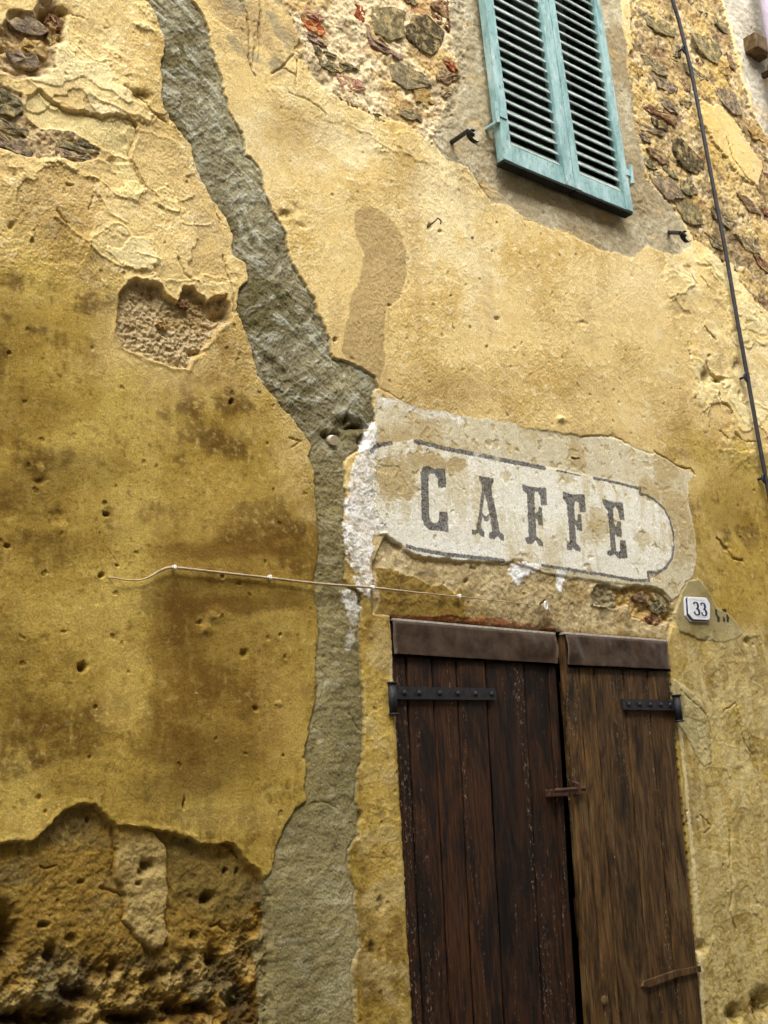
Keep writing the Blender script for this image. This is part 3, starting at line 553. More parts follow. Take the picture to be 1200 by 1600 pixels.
wcol = np.repeat(lin(244, 240, 224)[None], len(X), 0); wcol = mix(wcol, lin(218, 206, 170), ss(l4 + .5 * mid, -.1, .5) * .8); wcol = mix(wcol, lin(250, 248, 240), ss(-l3 + .3 * gr, .2, .7) * .6); wcol = mix(wcol, lin(206, 186, 140), ss(gr + .5 * sm + wearb, .35, .8) * .5)
sgc = mix(sgc, wcol, wmask * (.82 + .18 * ss(gr, -.2, .3)))
lip = np.exp(-(pd_ / .006) ** 2).astype(F) * (pd_ > -.003); sgc = mix(sgc, lin(232, 224, 198), lip * .6)
chips = ss(fbm(Xw, Zw, 22, 3, 62) + .5 * sm - .25 * wmask, .42, .46) * ss(pd_, 0, .02); sgc = mix(sgc, lin(196, 174, 124), chips * .7)
topw = (blob(680, 648, 22, 7, 2) + blob(714, 654, 16, 8, 2) + blob(600, 628, 16, 8) + blob(640, 640, 14, 5)) ; sgc = mix(sgc, lin(240, 238, 230), np.clip(topw * ss(gr + .4, 0, .5), 0, 1) * .8)
col = mix(col, sgc, pm_)
zu = wp(800, 800)[1]
H = H * (1 - .55 * pm_) + pm_ * (F(.002) + wmask * F(.0009) - chips * F(.002) + hx * F(.0004))
below = ss(-(Z - (F(zu) - (X - F(wp(800, 800)[0])) * 0)), 0, .05)
# white splash below the panel
for a, b, ra, rb in ((815, 890, 16, 10), (808, 900, 7, 12), (832, 888, 10, 6), (876, 900, 7, 9), (875, 912, 5, 12), (720, 925, 0.1, .1)):
    bl = ss(blob(a, b, ra * 1.15, rb * 1.15, 1.5) + .3 * gr + .2 * w3, .42, .5); col = mix(col, lin(246, 244, 238), bl * .95); H += bl * F(.0015)

# --- grey render round the number plate and right of the door
nm = ss(field(NUMPATCH, 0), -.004, .006); nc = mix(np.repeat(lin(156, 144, 104)[None], len(X), 0), lin(128, 112, 62), ss(l3 + sm, 0, .6) * .7); col = mix(col, nc, nm * .9); H = H * (1 - .5 * nm) + nm * F(.003)
nm2 = ss(field(RIGHTREN, 0), -.004, .004); nc = mix(np.repeat(lin(176, 164, 118)[None], len(X), 0), lin(150, 134, 82), ss(l4 + sm, 0, .6) * .7); col = mix(col, nc, nm2 * .9); H += nm2 * F(.004)
rstm = blob(1062, 1105, 12, 24, 1.1); col = mix(col, lin(70, 48, 18), rstm * .6)
rstm = blob(612, 1095, 12, 22, 1.1); col = mix(col, lin(84, 54, 18), rstm * .6)
# pale arris of the door opening
jl = np.minimum(pdist(P((621, 1108), (628, 1180), (632, 1250), (636, 1330), (638, 1405)), X, Z), .06)
col = mix(col, lin(240, 234, 214), ss(.014 - jl + .003 * gr, 0, .003))
jr = pdist(P((1062, 1125), (1068, 1180), (1078, 1300), (1088, 1400), (1096, 1500), (1102, 1600)), X, Z)
col = mix(col, lin(222, 206, 160), ss(.014 - jr + .006 * gr, 0, .005) * .85)
jw = pdist(P((612, 968), (616, 1010), (612, 1040), (612, 1065)), X, Z); col = mix(col, lin(214, 196, 156), ss(.008 - jw, 0, .003) * .7)
H += ss(zone_rd, -.03, .05) * (sm * F(.0018) + gr * F(.001) + rid2 * F(.0006)); H += ss(zone_ld, -.02, .02) * (sm * F(.0018) + rid2 * F(.0006) + gr * F(.001))
col = mix(col, lin(196, 180, 130), ss(zone_rd, -.03, .05) * ss(rid2 + .5 * l4, .1, .7) * .5); col = mix(col, lin(120, 98, 50), ss(zone_rd, -.03, .05) * ss(-rid2 + .4 * gr - .3 * l4, .3, .9) * .45)
col = mix(col, lin(214, 194, 136), ss(zone_rd + .1 * l3, -.15, .2) * ss(l4 + .3 * sm, -.2, .4) * .55); col = mix(col, lin(180, 158, 104), ss(zone_rd + .1 * l3, -.15, .2) * ss(-l4 + .6 * mid, .1, .5) * .5)
# salt bloom at the foot, right
ft = ss(zone_rd, 0, .05) * ss(-(Z - F(wp(1150, 1350)[1])), 0, .4); col = mix(col, lin(214, 192, 122), ft * ss(gr + l3, -.1, .6) * .6); col = mix(col, lin(150, 128, 70), ft * ss(-gr - sm, .1, .7) * .6)

# --- openings: door and window
dd = sdf(DOOR, X + w3 * F(.002), Z + w4 * F(.002), .08); dmk = ss(dd, -.001, .001)
rnd = np.exp(-(np.minimum(dd, 0) / .008) ** 2).astype(F) * (dd <= 0); H -= rnd * F(.005)
H = H * (1 - dmk) - dmk * F(.22)
col = mix(col, lin(26, 19, 12), ss(dd, .004, .008))  # shade behind the door leaves put into the colour
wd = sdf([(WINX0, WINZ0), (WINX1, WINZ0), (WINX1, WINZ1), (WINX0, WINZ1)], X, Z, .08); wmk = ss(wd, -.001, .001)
H = H * (1 - wmk) - wmk * F(.32); col = mix(col, lin(18, 17, 15), ss(wd, -.035, -.02))  # recess painted near black for the dark seen between slats

# --- paint marks kept as a distance field so that their edges stay crisp
ink = np.full(len(X), -.05, F)
for l in LETTERS: ink = np.maximum(ink, sdf(l, Xs, Zs, .05))
for i, l in enumerate(FRAME):
    ink = np.maximum(ink, F((.0075, .0095, .0035, .0065, .0075)[i]) - pdist(l, Xs, Zs, .05))
INKW = np.clip(ink, -.05, .05)
old = np.full(len(X), -.05, F)
for l in OLDNUM: old = np.maximum(old, sdf(l, Xs, Zs, .05))
old = np.maximum(old, .006 - pdist(P((892, 716), (903, 718)), Xw, Zw, .05))
col = np.clip(col, .004, .9)

# ------------------------------------------------------------------ materials
def mat(name, base=(.5, .5, .5), rough=.9, metal=0, spec=.3):
    m = bpy.data.materials.new(name); m.use_nodes = True
    b = m.node_tree.nodes['Principled BSDF']
    b.inputs['Base Color'].default_value = (*base, 1); b.inputs['Roughness'].default_value = rough; b.inputs['Metallic'].default_value = metal
    b.inputs['Specular IOR Level'].default_value = spec
    return m, m.node_tree, b
def N(t, kind, **kw):
    nd = t.nodes.new(kind)
    for a, v in kw.items():
        if a in nd.inputs: nd.inputs[a].default_value = v
        else: setattr(nd, a, v)
    return nd
def ramp(t, src, stops):
    r = t.nodes.new('ShaderNodeValToRGB'); e = r.color_ramp.elements
    while len(e) < len(stops): e.new(.5)
    for el, (p, c) in zip(e, stops): el.position = p; el.color = (*c, 1) if len(c) == 3 else c
    t.links.new(src, r.inputs[0]); return r.outputs[0]
def coords(t, scale=(1, 1, 1), rot=(0, 0, 0)):
    g = t.nodes.new('ShaderNodeNewGeometry'); mp = t.nodes.new('ShaderNodeMapping')
    mp.inputs['Scale'].default_value = scale; mp.inputs['Rotation'].default_value = rot
    t.links.new(g.outputs['Position'], mp.inputs[0]); return mp.outputs[0]
def noise(t, vec, scale, detail=4, rough=.6, dist=0):
    nd = N(t, 'ShaderNodeTexNoise'); nd.inputs['Scale'].default_value = scale; nd.inputs['Detail'].default_value = detail
    nd.inputs['Roughness'].default_value = rough; nd.inputs['Distortion'].default_value = dist
    t.links.new(vec, nd.inputs['Vector']); return nd.outputs['Fac']
def math_(t, op, a, b=0, c=None, clamp=False):
    nd = t.nodes.new('ShaderNodeMath'); nd.operation = op; nd.use_clamp = clamp
    for i, v in enumerate((a, b, c)):
        if v is None: continue
        if hasattr(v, 'links'): t.links.new(v, nd.inputs[i])
        else: nd.inputs[i].default_value = v
    return nd.outputs[0]
def mixc(t, f, a, b, mode='MIX'):
    nd = t.nodes.new('ShaderNodeMix'); nd.data_type = 'RGBA'; nd.blend_type = mode
    for i, v in ((0, f), (6, a), (7, b)):
        if hasattr(v, 'links'): t.links.new(v, nd.inputs[i])
        else: nd.inputs[i].default_value = v if i == 0 else (*v, 1)
    return nd.outputs[2]
def bump(t, b, hgt, strength=.5, dist=.002):
    nd = t.nodes.new('ShaderNodeBump'); nd.inputs['Strength'].default_value = strength; nd.inputs['Distance'].default_value = dist
    t.links.new(hgt, nd.inputs['Height']); t.links.new(nd.outputs[0], b.inputs['Normal'])

# the facade: pigment attribute, grain, paint marks
m_wall, t, b = mat('lime_plaster', rough=.93, spec=.15)
at = N(t, 'ShaderNodeAttribute', attribute_name='pigment'); ai = N(t, 'ShaderNodeAttribute', attribute_name='sign_paint'); ao = N(t, 'ShaderNodeAttribute', attribute_name='stencil_paint')
v = coords(t); g1 = noise(t, v, 170, 4, .7); g2 = noise(t, v, 420, 3, .7); g3 = noise(t, v, 60, 4, .7)
f1 = math_(t, 'MULTIPLY_ADD', g1, 1.5, .25); f2 = math_(t, 'MULTIPLY_ADD', g2, .8, .6); ff = math_(t, 'MULTIPLY', f1, f2)
c0 = mixc(t, 1.0, at.outputs['Color'], ff, 'MULTIPLY')
er = math_(t, 'MULTIPLY_ADD', noise(t, v, 95, 5, .75), .030, -.0145)
ms = math_(t, 'MULTIPLY_ADD', math_(t, 'ADD', ai.outputs['Fac'], math_(t, 'MULTIPLY', er, .55)), 330, .5, clamp=True)
thin = math_(t, 'MULTIPLY_ADD', ramp(t, noise(t, v, 120, 5, .8), [(.38, (0, 0, 0)), (.62, (1, 1, 1))]), -.36, 1.0)
thin2 = ramp(t, noise(t, v, 9, 4, .6), [(.60, (1, 1, 1)), (.70, (.45, .45, .45))])
mf = math_(t, 'MULTIPLY', math_(t, 'MULTIPLY', ms, thin), thin2)
c1 = mixc(t, mf, c0, (.05, .047, .052))
mo = math_(t, 'MULTIPLY_ADD', math_(t, 'ADD', ao.outputs['Fac'], math_(t, 'MULTIPLY', er, .25)), 300, .5, clamp=True)
c2 = mixc(t, math_(t, 'MULTIPLY', mo, .95), c1, (.03, .028, .02))
t.links.new(c2, b.inputs['Base Color'])
hh = math_(t, 'ADD', math_(t, 'MULTIPLY', g1, .6), math_(t, 'ADD', math_(t, 'MULTIPLY', g2, .3), math_(t, 'MULTIPLY', g3, .35)))
bump(t, b, hh, .8, .003)

def stone_mat(name, a, bb, c):
    m, t, b = mat(name, rough=.92, spec=.15)
    oi = t.nodes.new('ShaderNodeObjectInfo'); v = coords(t)
    x = ramp(t, noise(t, v, 38, 6, .75, .4), [(.32, tuple(lin(*a))), (.5, tuple(lin(*bb))), (.68, tuple(lin(*c)))])
    s = ramp(t, noise(t, v, 150, 4, .7), [(.35, (.5, .5, .5)), (.6, (1.15, 1.15, 1.15))])
    x2 = mixc(t, 1., x, s, 'MULTIPLY')
    dust = ramp(t, noise(t, v, 22, 5, .7), [(.50, (0, 0, 0)), (.60, (1, 1, 1))])
    x3 = mixc(t, math_(t, 'MULTIPLY', dust, .7), x2, tuple(lin(206, 180, 126)))
    t.links.new(x3, b.inputs['Base Color'])
    bump(t, b, math_(t, 'ADD', noise(t, v, 60, 6, .75, .5), math_(t, 'MULTIPLY', noise(t, v, 200, 3, .7), .4)), 1., .010)
    return m
SM = {'orange': stone_mat('orange_brick', (150, 70, 30), (204, 110, 60), (224, 168, 120)), 'pinkgrey': stone_mat('pinkish_tile', (110, 84, 74), (166, 136, 120), (200, 176, 156)),
    'pink': stone_mat('pink_tile', (150, 96, 74), (196, 146, 120), (220, 184, 160)), 'red': stone_mat('red_brick', (116, 50, 28), (160, 82, 50), (190, 120, 84)),
    'slate': stone_mat('slate', (72, 66, 48), (122, 114, 84), (168, 156, 122)), 'dark': stone_mat('dark_stone', (48, 40, 26), (92, 80, 56), (140, 124, 90)),
    'moss': stone_mat('mossy_stone', (84, 78, 44), (136, 124, 88), (186, 170, 126)), 'grey': stone_mat('grey_stone', (88, 78, 54), (142, 128, 96), (190, 174, 138)),
    'ochre': stone_mat('ochre_stone', (140, 108, 54), (188, 152, 86), (216, 190, 134)), 'redbrown': stone_mat('brown_brick', (84, 54, 38), (138, 96, 70), (182, 142, 108)),
    'brown': stone_mat('brown_stone', (84, 62, 44), (134, 106, 80), (176, 150, 116)), 'lilac': stone_mat('lilac_stone', (92, 76, 62), (140, 122, 102), (182, 164, 138))}

def wood_mat(name, stops, chip, seed, wear=.5, tint2=None):
    m, t, b = mat(name, rough=.5, spec=.22)
    oi = t.nodes.new('ShaderNodeObjectInfo')
    g = t.nodes.new('ShaderNodeNewGeometry'); off = t.nodes.new('ShaderNodeVectorMath'); off.operation = 'MULTIPLY_ADD'
    cmb = t.nodes.new('ShaderNodeCombineXYZ')
    for i in range(3): t.links.new(oi.outputs['Random'], cmb.inputs[i])
    t.links.new(cmb.outputs[0], off.inputs[0]); off.inputs[1].default_value = (7 + seed, 3, 5); t.links.new(g.outputs['Position'], off.inputs[2])
    def cs(s):
        mp = t.nodes.new('ShaderNodeMapping'); mp.inputs['Scale'].default_value = s; t.links.new(off.outputs[0], mp.inputs[0]); return mp.outputs[0]
    gr_ = noise(t, cs((1, 1, .12)), 62, 8, .7, .6); lg = noise(t, cs((1, 1, .28)), 8, 7, .68, 1.2); fn = noise(t, cs((1, 1, .05)), 190, 4, .6, .2)
    x = ramp(t, math_(t, 'ADD', math_(t, 'MULTIPLY', gr_, .42), math_(t, 'MULTIPLY', lg, .58)), stops)
    s = ramp(t, fn, [(.3, (.45, .45, .45)), (.62, (1.2, 1.2, 1.2))]); x = mixc(t, 1., x, s, 'MULTIPLY')
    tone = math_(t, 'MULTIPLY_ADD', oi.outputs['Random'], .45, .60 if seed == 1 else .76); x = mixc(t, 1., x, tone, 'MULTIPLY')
    crack = ramp(t, noise(t, cs((1, 1, .035)), 38, 5, .55, .8), [(.48, (0, 0, 0)), (.5, (1, 1, 1)), (.52, (0, 0, 0))])
    cmk = math_(t, 'MULTIPLY', crack, ramp(t, lg, [(.45, (0, 0, 0)), (.55, (1, 1, 1))]))
    x = mixc(t, math_(t, 'MULTIPLY', cmk, .85), x, (.008, .006, .004))
    # remains of old paint clinging in flecks
    fk = ramp(t, noise(t, cs((1, 1, .45)), 130, 4, .75, .3), [(.585, (0, 0, 0)), (.615, (1, 1, 1))])
    fz = ramp(t, noise(t, cs((1, 1, .07)), 11, 4, .7, .8), [(.575 - .04 * wear, (0, 0, 0)), (.66 - .04 * wear, (1, 1, 1))])
    x = mixc(t, math_(t, 'MULTIPLY', math_(t, 'MULTIPLY', fk, fz), .8), x, chip)
    t.links.new(x, b.inputs['Base Color'])
    t.links.new(math_(t, 'MULTIPLY_ADD', gr_, .5, .35), b.inputs['Roughness'])
    hh = math_(t, 'SUBTRACT', math_(t, 'ADD', gr_, math_(t, 'MULTIPLY', fk, math_(t, 'MULTIPLY', fz, .4))), math_(t, 'MULTIPLY', cmk, .8))
    bump(t, b, hh, .9, .005)
    return m
m_woodL = wood_mat('shaded_red_brown_wood', [(.36, tuple(lin(14, 11, 8))), (.46, tuple(lin(36, 23, 14))), (.54, tuple(lin(76, 45, 21))), (.66, tuple(lin(58, 42, 28)))], tuple(lin(168, 142, 118)), 1, 1.0)  # left leaf darkened overall, its shade carried in the colour
m_woodR = wood_mat('sunlit_weathered_brown_wood', [(.38, tuple(lin(24, 18, 9))), (.46, tuple(lin(76, 54, 26))), (.53, tuple(lin(112, 80, 42))), (.62, tuple(lin(116, 102, 68)))], tuple(lin(190, 166, 134)), 2, 1.0)  # lighter brown puts the right leaf's sunlight into the colour

def simple(name, a, bb, rough=.6, metal=0, sc=40, bs=.5, bd=.002, spec=.4):
    m, t, b = mat(name, rough=rough, metal=metal, spec=spec); v = coords(t)
    t.links.new(ramp(t, noise(t, v, sc, 6, .7), [(.35, tuple(lin(*a))), (.65, tuple(lin(*bb)))]), b.inputs['Base Color'])
    bump(t, b, noise(t, v, sc * 2.5, 4, .7), bs, bd); return m
m_iron = simple('black_iron', (14, 14, 18), (44, 42, 44), .55, .0, 60, .8, .003)
m_rust = simple('rusty_iron', (30, 22, 18), (96, 58, 36), .7, 0, 60)
m_flash = simple('dull_brown_sheet_metal', (86, 68, 54), (128, 106, 88), .36, .2, 14, .5, .006, .5)
m_edge = simple('pale_highlight_edge', (150, 140, 124), (206, 198, 184), .7, 0, 60)  # pale colour paints the highlight along the flashing's lip
m_white = simple('white_enamel', (226, 226, 232), (240, 240, 244), .3, 0, 30, .1, .0005)
m_blue = simple('dark_blue_enamel', (30, 36, 66), (44, 50, 84), .4, 0, 30, .1, .0005)
m_wire = simple('dusty_pale_flex', (150, 128, 90), (200, 182, 148), .7, 0, 30)
m_clip = simple('white_clip', (224, 220, 208), (240, 238, 230), .6, 0, 30)
m_cable = simple('black_cable', (36, 36, 42), (64, 62, 66), .55, 0, 30)
m_pipe = simple('lilac_grey_pipe', (150, 140, 156), (178, 168, 182), .5, 0, 12)
m_beam = simple('old_brown_beam', (66, 50, 26), (116, 92, 54), .8, 0, 30, .8, .004)
m_cream = simple('cream_pipe', (196, 182, 148), (226, 214, 184), .6, 0, 30)
m_glass = simple('dark_window_glass', (8, 9, 9), (12, 13, 13), .5, 0, 3, .05, .0005, .1)
m_dark = simple('shade_black_wood', (16, 18, 14), (34, 36, 28), .9, 0, 30)  # near-black colour puts shade into the shutter strip and window frame
m_tile = simple('clay_roof_tile', (120, 70, 46), (176, 116, 80), .9, 0, 6)
m_back = simple('plain_plaster', (178, 150, 100), (206, 180, 130), .95, 0, 3)
m_back2 = simple('grey_plaster', (140, 136, 122), (170, 165, 150), .95, 0, 2)
m_pave, t, b = mat('worn_stone_paving', rough=.85); v = coords(t)
vo = N(t, 'ShaderNodeTexBrick'); vo.inputs['Scale'].default_value = 1.6; vo.inputs['Mortar Size'].default_value = .012
vo.inputs['Color1'].default_value = (.12, .11, .095, 1); vo.inputs['Color2'].default_value = (.17, .155, .13, 1); vo.inputs['Mortar'].default_value = (.05, .045, .04, 1)
t.links.new(v, vo.inputs['Vector']); t.links.new(mixc(t, .5, vo.outputs['Color'], ramp(t, noise(t, v, 6, 6), [(.3, (.08, .075, .065)), (.7, (.2, .185, .16))])), b.inputs['Base Color'])
# teal shutter paint
m_teal, t, b = mat('flaking_teal_paint', rough=.5, spec=.35); v = coords(t, (1, 1, .35))
x = ramp(t, noise(t, v, 12, 6, .7), [(.3, tuple(lin(104, 142, 142))), (.5, tuple(lin(148, 184, 182))), (.66, tuple(lin(182, 208, 208)))])
dk = ramp(t, noise(t, v, 70, 5, .75, .5), [(.56, (0, 0, 0)), (.63, (1, 1, 1))]); x = mixc(t, math_(t, 'MULTIPLY', dk, .65), x, tuple(lin(84, 108, 92)))
lt = ramp(t, noise(t, v, 48, 5, .75, .5), [(.60, (0, 0, 0)), (.64, (1, 1, 1))]); x = mixc(t, math_(t, 'MULTIPLY', lt, .8), x, tuple(lin(206, 214, 196)))
t.links.new(x, b.inputs['Base Color']); bump(t, b, math_(t, 'SUBTRACT', noise(t, v, 90, 5, .7), math_(t, 'MULTIPLY', dk, .8)), .6, .003)
m_slat, t, b = mat('pale_slat_paint', rough=.6, spec=.3); v = coords(t, (.4, 1, 1))  # slats paler and greyer than the teal frame
x = ramp(t, noise(t, v, 30, 6, .7), [(.3, tuple(lin(104, 118, 110))), (.5, tuple(lin(152, 166, 158))), (.7, tuple(lin(190, 198, 188)))])
t.links.new(x, b.inputs['Base Color']); bump(t, b, noise(t, v, 90, 5, .7), .4, .002)

# ------------------------------------------------------------------ helpers
def parent(o, p):
    if p is not None:
        o.parent = p; o.matrix_parent_inverse = p.matrix_world.inverted()
def thing(name, label, cat, loc=(0, 0, 0), group=None, kind=None):
    o = bpy.data.objects.new(name, None); C.objects.link(o); o.location = loc; o.empty_display_size = .1
    o.matrix_world = Matrix.Translation(loc)
    if label: o['label'] = label
    if cat: o['category'] = cat
    if group: o['group'] = group
    if kind: o['kind'] = kind
    return o
def link(name, me, m, p=None, label=None, smooth=False):
    o = bpy.data.objects.new(name, me); C.objects.link(o); parent(o, p)
    if m is not None and not me.materials: me.materials.append(m)
    if label: o['label'] = label
    if smooth: me.polygons.foreach_set('use_smooth', np.ones(len(me.polygons), bool))
    return o
def finish(bm, name):
    bmesh.ops.recalc_face_normals(bm, faces=bm.faces)
    me = bpy.data.meshes.new(name); bm.to_mesh(me); bm.free(); return me
def prism(bm, pts, y0, y1, bev=0.):
    """outline in the X-Z plane extruded from y0 (front) to y1; optional chamfer of the front edge"""
    c = np.mean(pts, 0); rings = []
    f = [tuple(c + (np.array(p) - c) * (1 - bev / max(1e-6, np.linalg.norm(np.array(p) - c)))) for p in pts] if bev else pts
    rings.append([bm.verts.new((p[0], y0, p[1])) for p in f])
    if bev: rings.append([bm.verts.new((p[0], y0 + bev, p[1])) for p in pts])
    rings.append([bm.verts.new((p[0], y1, p[1])) for p in pts])
    bm.faces.new(rings[0]); bm.faces.new(rings[-1][::-1])
    for a, c_ in zip(rings[:-1], rings[1:]):
        for i in range(len(pts)): bm.faces.new((a[i], a[(i + 1) % len(pts)], c_[(i + 1) % len(pts)], c_[i]))
def boxm(bm, x0, x1, y0, y1, z0, z1, bev=0.):
    r = bmesh.ops.create_cube(bm, size=1); vs = r['verts']
    for v_ in vs: v_.co = Vector(((x0 + x1) / 2 + v_.co.x * (x1 - x0), (y0 + y1) / 2 + v_.co.y * (y1 - y0), (z0 + z1) / 2 + v_.co.z * (z1 - z0)))
    if bev:
        es = list({e for v_ in vs for e in v_.link_edges}); bmesh.ops.bevel(bm, geom=es, offset=bev, segments=1, affect='EDGES')
def tube(bm, pts, r, nseg=8, cap=True):
    pts = [Vector(p) for p in pts]; rings = []
    rr = r if isinstance(r, (list, tuple)) else [r] * len(pts)
    for i, p in enumerate(pts):
        d = (pts[min(i + 1, len(pts) - 1)] - pts[max(i - 1, 0)]).normalized()
        a = d.orthogonal() if i == 0 else (rings_a - d * rings_a.dot(d)); a.normalize(); rings_a = a; bb = d.cross(a)
        rings.append([bm.verts.new(p + (a * math.cos(t_) + bb * math.sin(t_)) * rr[i]) for t_ in np.linspace(0, 2 * math.pi, nseg, endpoint=False)])
    for a, c_ in zip(rings[:-1], rings[1:]):
        for i in range(nseg): bm.faces.new((a[i], a[(i + 1) % nseg], c_[(i + 1) % nseg], c_[i]))
    if cap: bm.faces.new(rings[0]); bm.faces.new(rings[-1][::-1])
def curve_pts(pts, k=6):
    pts = [np.array(p, float) for p in pts]; out = []
    for i in range(len(pts) - 1):
        p0 = pts[max(i - 1, 0)]; p1 = pts[i]; p2 = pts[i + 1]; p3 = pts[min(i + 2, len(pts) - 1)]
        for t_ in np.linspace(0, 1, k, endpoint=False):
            out.append(.5 * (2 * p1 + (p2 - p0) * t_ + (2 * p0 - 5 * p1 + 4 * p2 - p3) * t_ ** 2 + (3 * p1 - p0 - 3 * p2 + p3) * t_ ** 3))
    out.append(pts[-1]); return [tuple(p) for p in out]
def atw(a, b, y=0.):
    """surveyed point standing y metres off the facade plane (y < 0 = towards the street)"""
    k_ = (DIST + y) / DIST; x_, z_ = wp(a, b); return (float(x_) * k_, y, (float(z_) - EYE) * k_ + EYE)

# ------------------------------------------------------------------ setting
bm = bmesh.new(); boxm(bm, -40, 60, -40, 40, -.3, 0.0)
o = link('street', finish(bm, 'street'), m_pave); o['kind'] = 'structure'

# ------------------------------------------------------------------ the house
house = thing('house', 'old ochre plastered house facade with painted cafe sign, brown double door and teal shutters', 'house', (3.5, 0, 0))
# split the sheet by what it is made of
Y = -H
Hh = H.reshape(NR, NC); co = np.stack([X, Y, Z], 1).astype(F)
cg = co.reshape(NR, NC, 3)
du = np.gradient(cg, axis=1); dv = np.gradient(cg, axis=0)
nrm = np.cross(dv, du).reshape(-1, 3); nrm /= np.linalg.norm(nrm, axis=1)[:, None] + 1e-12
if nrm[:, 1].mean() > 0: nrm = -nrm
idx = np.arange(NR * NC).reshape(NR, NC)
quad = np.stack([idx[:-1, :-1], idx[1:, :-1], idx[1:, 1:], idx[:-1, 1:]], -1).reshape(-1, 4)
def fm(a): return a[quad].mean(1)
reg = np.zeros(len(quad), int)
reg[fm(rm) > .5] = 1; rx = fm(X); rz = fm(Z)
reg[(reg == 1) & (rx > wp(900, 200)[0])] = 9; reg[(reg == 1) & (rx < wp(250, 100)[0])] = 10; reg[(reg == 10) & (fm(ss(field(SLATE_HOLLOW, 0), -.004, .006)) > .5)] = 11; reg[fm(wm) > .5] = 5
reg[fm(ss(bd, -.003, .006)) > .5] = 2
reg[fm(sfm) > .5] = 3; reg[fm(ss(pd_, -.001, .004)) > .5] = 6; reg[fm(cm) > .5] = 4; reg[fm(dmk) > .5] = 7; reg[fm(wmk) > .5] = 8
NAMES = {0: ('plaster', 'ochre yellow lime plaster, flaking at the top and stained brown below'), 1: ('rubble_masonry', 'rough pale mortar bared between stones and bricks left of the shutters'), 9: ('rubble_masonry', 'golden rough mortar bared between stones right of the shutters'), 10: ('rubble_masonry', None), 11: ('rubble_masonry', None), 2: ('base_coat', 'dark pitted base coat bared where the plaster fell off at bottom left'),
    3: ('window_surround', 'grey lime render round the shutters'), 4: ('crack_filling', 'grey-green mortar filling the long crack down the wall'), 5: ('whitewash', 'whitish end of the wall at the top right'),
    6: ('painted_sign', 'faded whitewashed sign reading CAFFE in black slab letters'), 7: ('door_opening', None), 8: ('window_opening', None)}
for r_, (nm_, lb) in NAMES.items():
    q = quad[reg == r_]
    if not len(q): continue
    uq, inv = np.unique(q, return_inverse=True); inv = inv.reshape(-1, 4).astype(np.int32)
    me = bpy.data.meshes.new(nm_); me.vertices.add(len(uq)); me.vertices.foreach_set('co', co[uq].ravel())
    me.loops.add(inv.size); me.loops.foreach_set('vertex_index', inv.ravel())
    me.polygons.add(len(inv)); me.polygons.foreach_set('loop_start', np.arange(0, inv.size, 4, dtype=np.int32))
    me.polygons.foreach_set('use_smooth', np.ones(len(inv), bool))
    me.update(calc_edges=True)
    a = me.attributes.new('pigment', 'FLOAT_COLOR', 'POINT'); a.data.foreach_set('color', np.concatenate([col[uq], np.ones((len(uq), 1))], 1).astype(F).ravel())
    a = me.attributes.new('sign_paint', 'FLOAT', 'POINT'); a.data.foreach_set('value', INKW[uq].astype(F))
    a = me.attributes.new('stencil_paint', 'FLOAT', 'POINT'); a.data.foreach_set('value', old[uq].astype(F))
    me.normals_split_custom_set_from_vertices(nrm[uq])
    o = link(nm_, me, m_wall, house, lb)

# body behind the facade
bm = bmesh.new(); boxm(bm, XL, XR, .36, 6, 0, ZT - .02); link('rear_walls', finish(bm, 'rear_walls'), m_back, house)
bm = bmesh.new(); boxm(bm, XL, XL + .04, -.02, .4, 0, ZT - .01); link('side_wall', finish(bm, 'side_wall'), m_back, house)
bm = bmesh.new(); boxm(bm, XR - .02, XR + .04, -.02, .4, 0, ZT - .01); link('side_wall', finish(bm, 'side_wall'), m_back, house)
bm = bmesh.new(); boxm(bm, XL - .1, XR + .1, -.25, 6.1, ZT, ZT + .12); link('roof', finish(bm, 'roof'), m_tile, house)

def height_at(x, z):
    i = np.argmin((X - x) ** 2 + (Z - z) ** 2); return float(H[i])
def stone(kind, pts, out):
    p = np.array(pts); c = p.mean(0)
    seg = 16; q = np.vstack([p, p[:1]]); L = np.r_[0, np.cumsum(np.linalg.norm(np.diff(q, axis=0), axis=1))]
    s = np.linspace(0, L[-1], seg, endpoint=False); rim = np.stack([np.interp(s, L, q[:, 0]), np.interp(s, L, q[:, 1])], 1)
    rim += RNG.randn(seg, 2) * .0042
    bm = bmesh.new(); rings = []; tx, tz = RNG.uniform(-.06, .06), RNG.uniform(-.09, .03)
    base = BASEH
    for sc_, dy, jit in ((1.03, -.03, 0), (1.0, out * .4 - .002, .0012), (.95, out * .4 + .0012, .0012), (.55, out * .4 + .0012, .0022)):
        rings.append([bm.verts.new((c[0] + (a[0] - c[0]) * sc_, -(base + dy + tx * (a[0] - c[0]) * sc_ + tz * (a[1] - c[1]) * sc_ + RNG.randn() * jit), c[1] + (a[1] - c[1]) * sc_)) for a in rim])
    ce = bm.verts.new((c[0], -(base + out * .4 + .0012 + RNG.randn() * .002), c[1]))
    for a, b_2 in zip(rings[:-1], rings[1:]):
        for i in range(seg): bm.faces.new((a[i], a[(i + 1) % seg], b_2[(i + 1) % seg], b_2[i]))
    for i in range(seg): bm.faces.new((rings[-1][i], rings[-1][(i + 1) % seg], ce))
    nm = 'brick' if kind in ('orange', 'red', 'redbrown', 'pink', 'pinkgrey') else 'stone'
    link(nm, finish(bm, nm), SM[kind], house)
low_H = (big * .012 + mid * .004)
for kind, pts, out in STONES:
    pw_ = np.array(P(*pts)); c = pw_.mean(0); i = np.argmin((X - c[0]) ** 2 + (Z - c[1]) ** 2); BASEH = float(low_H[i]) - .004
    stone(kind, pw_, out)
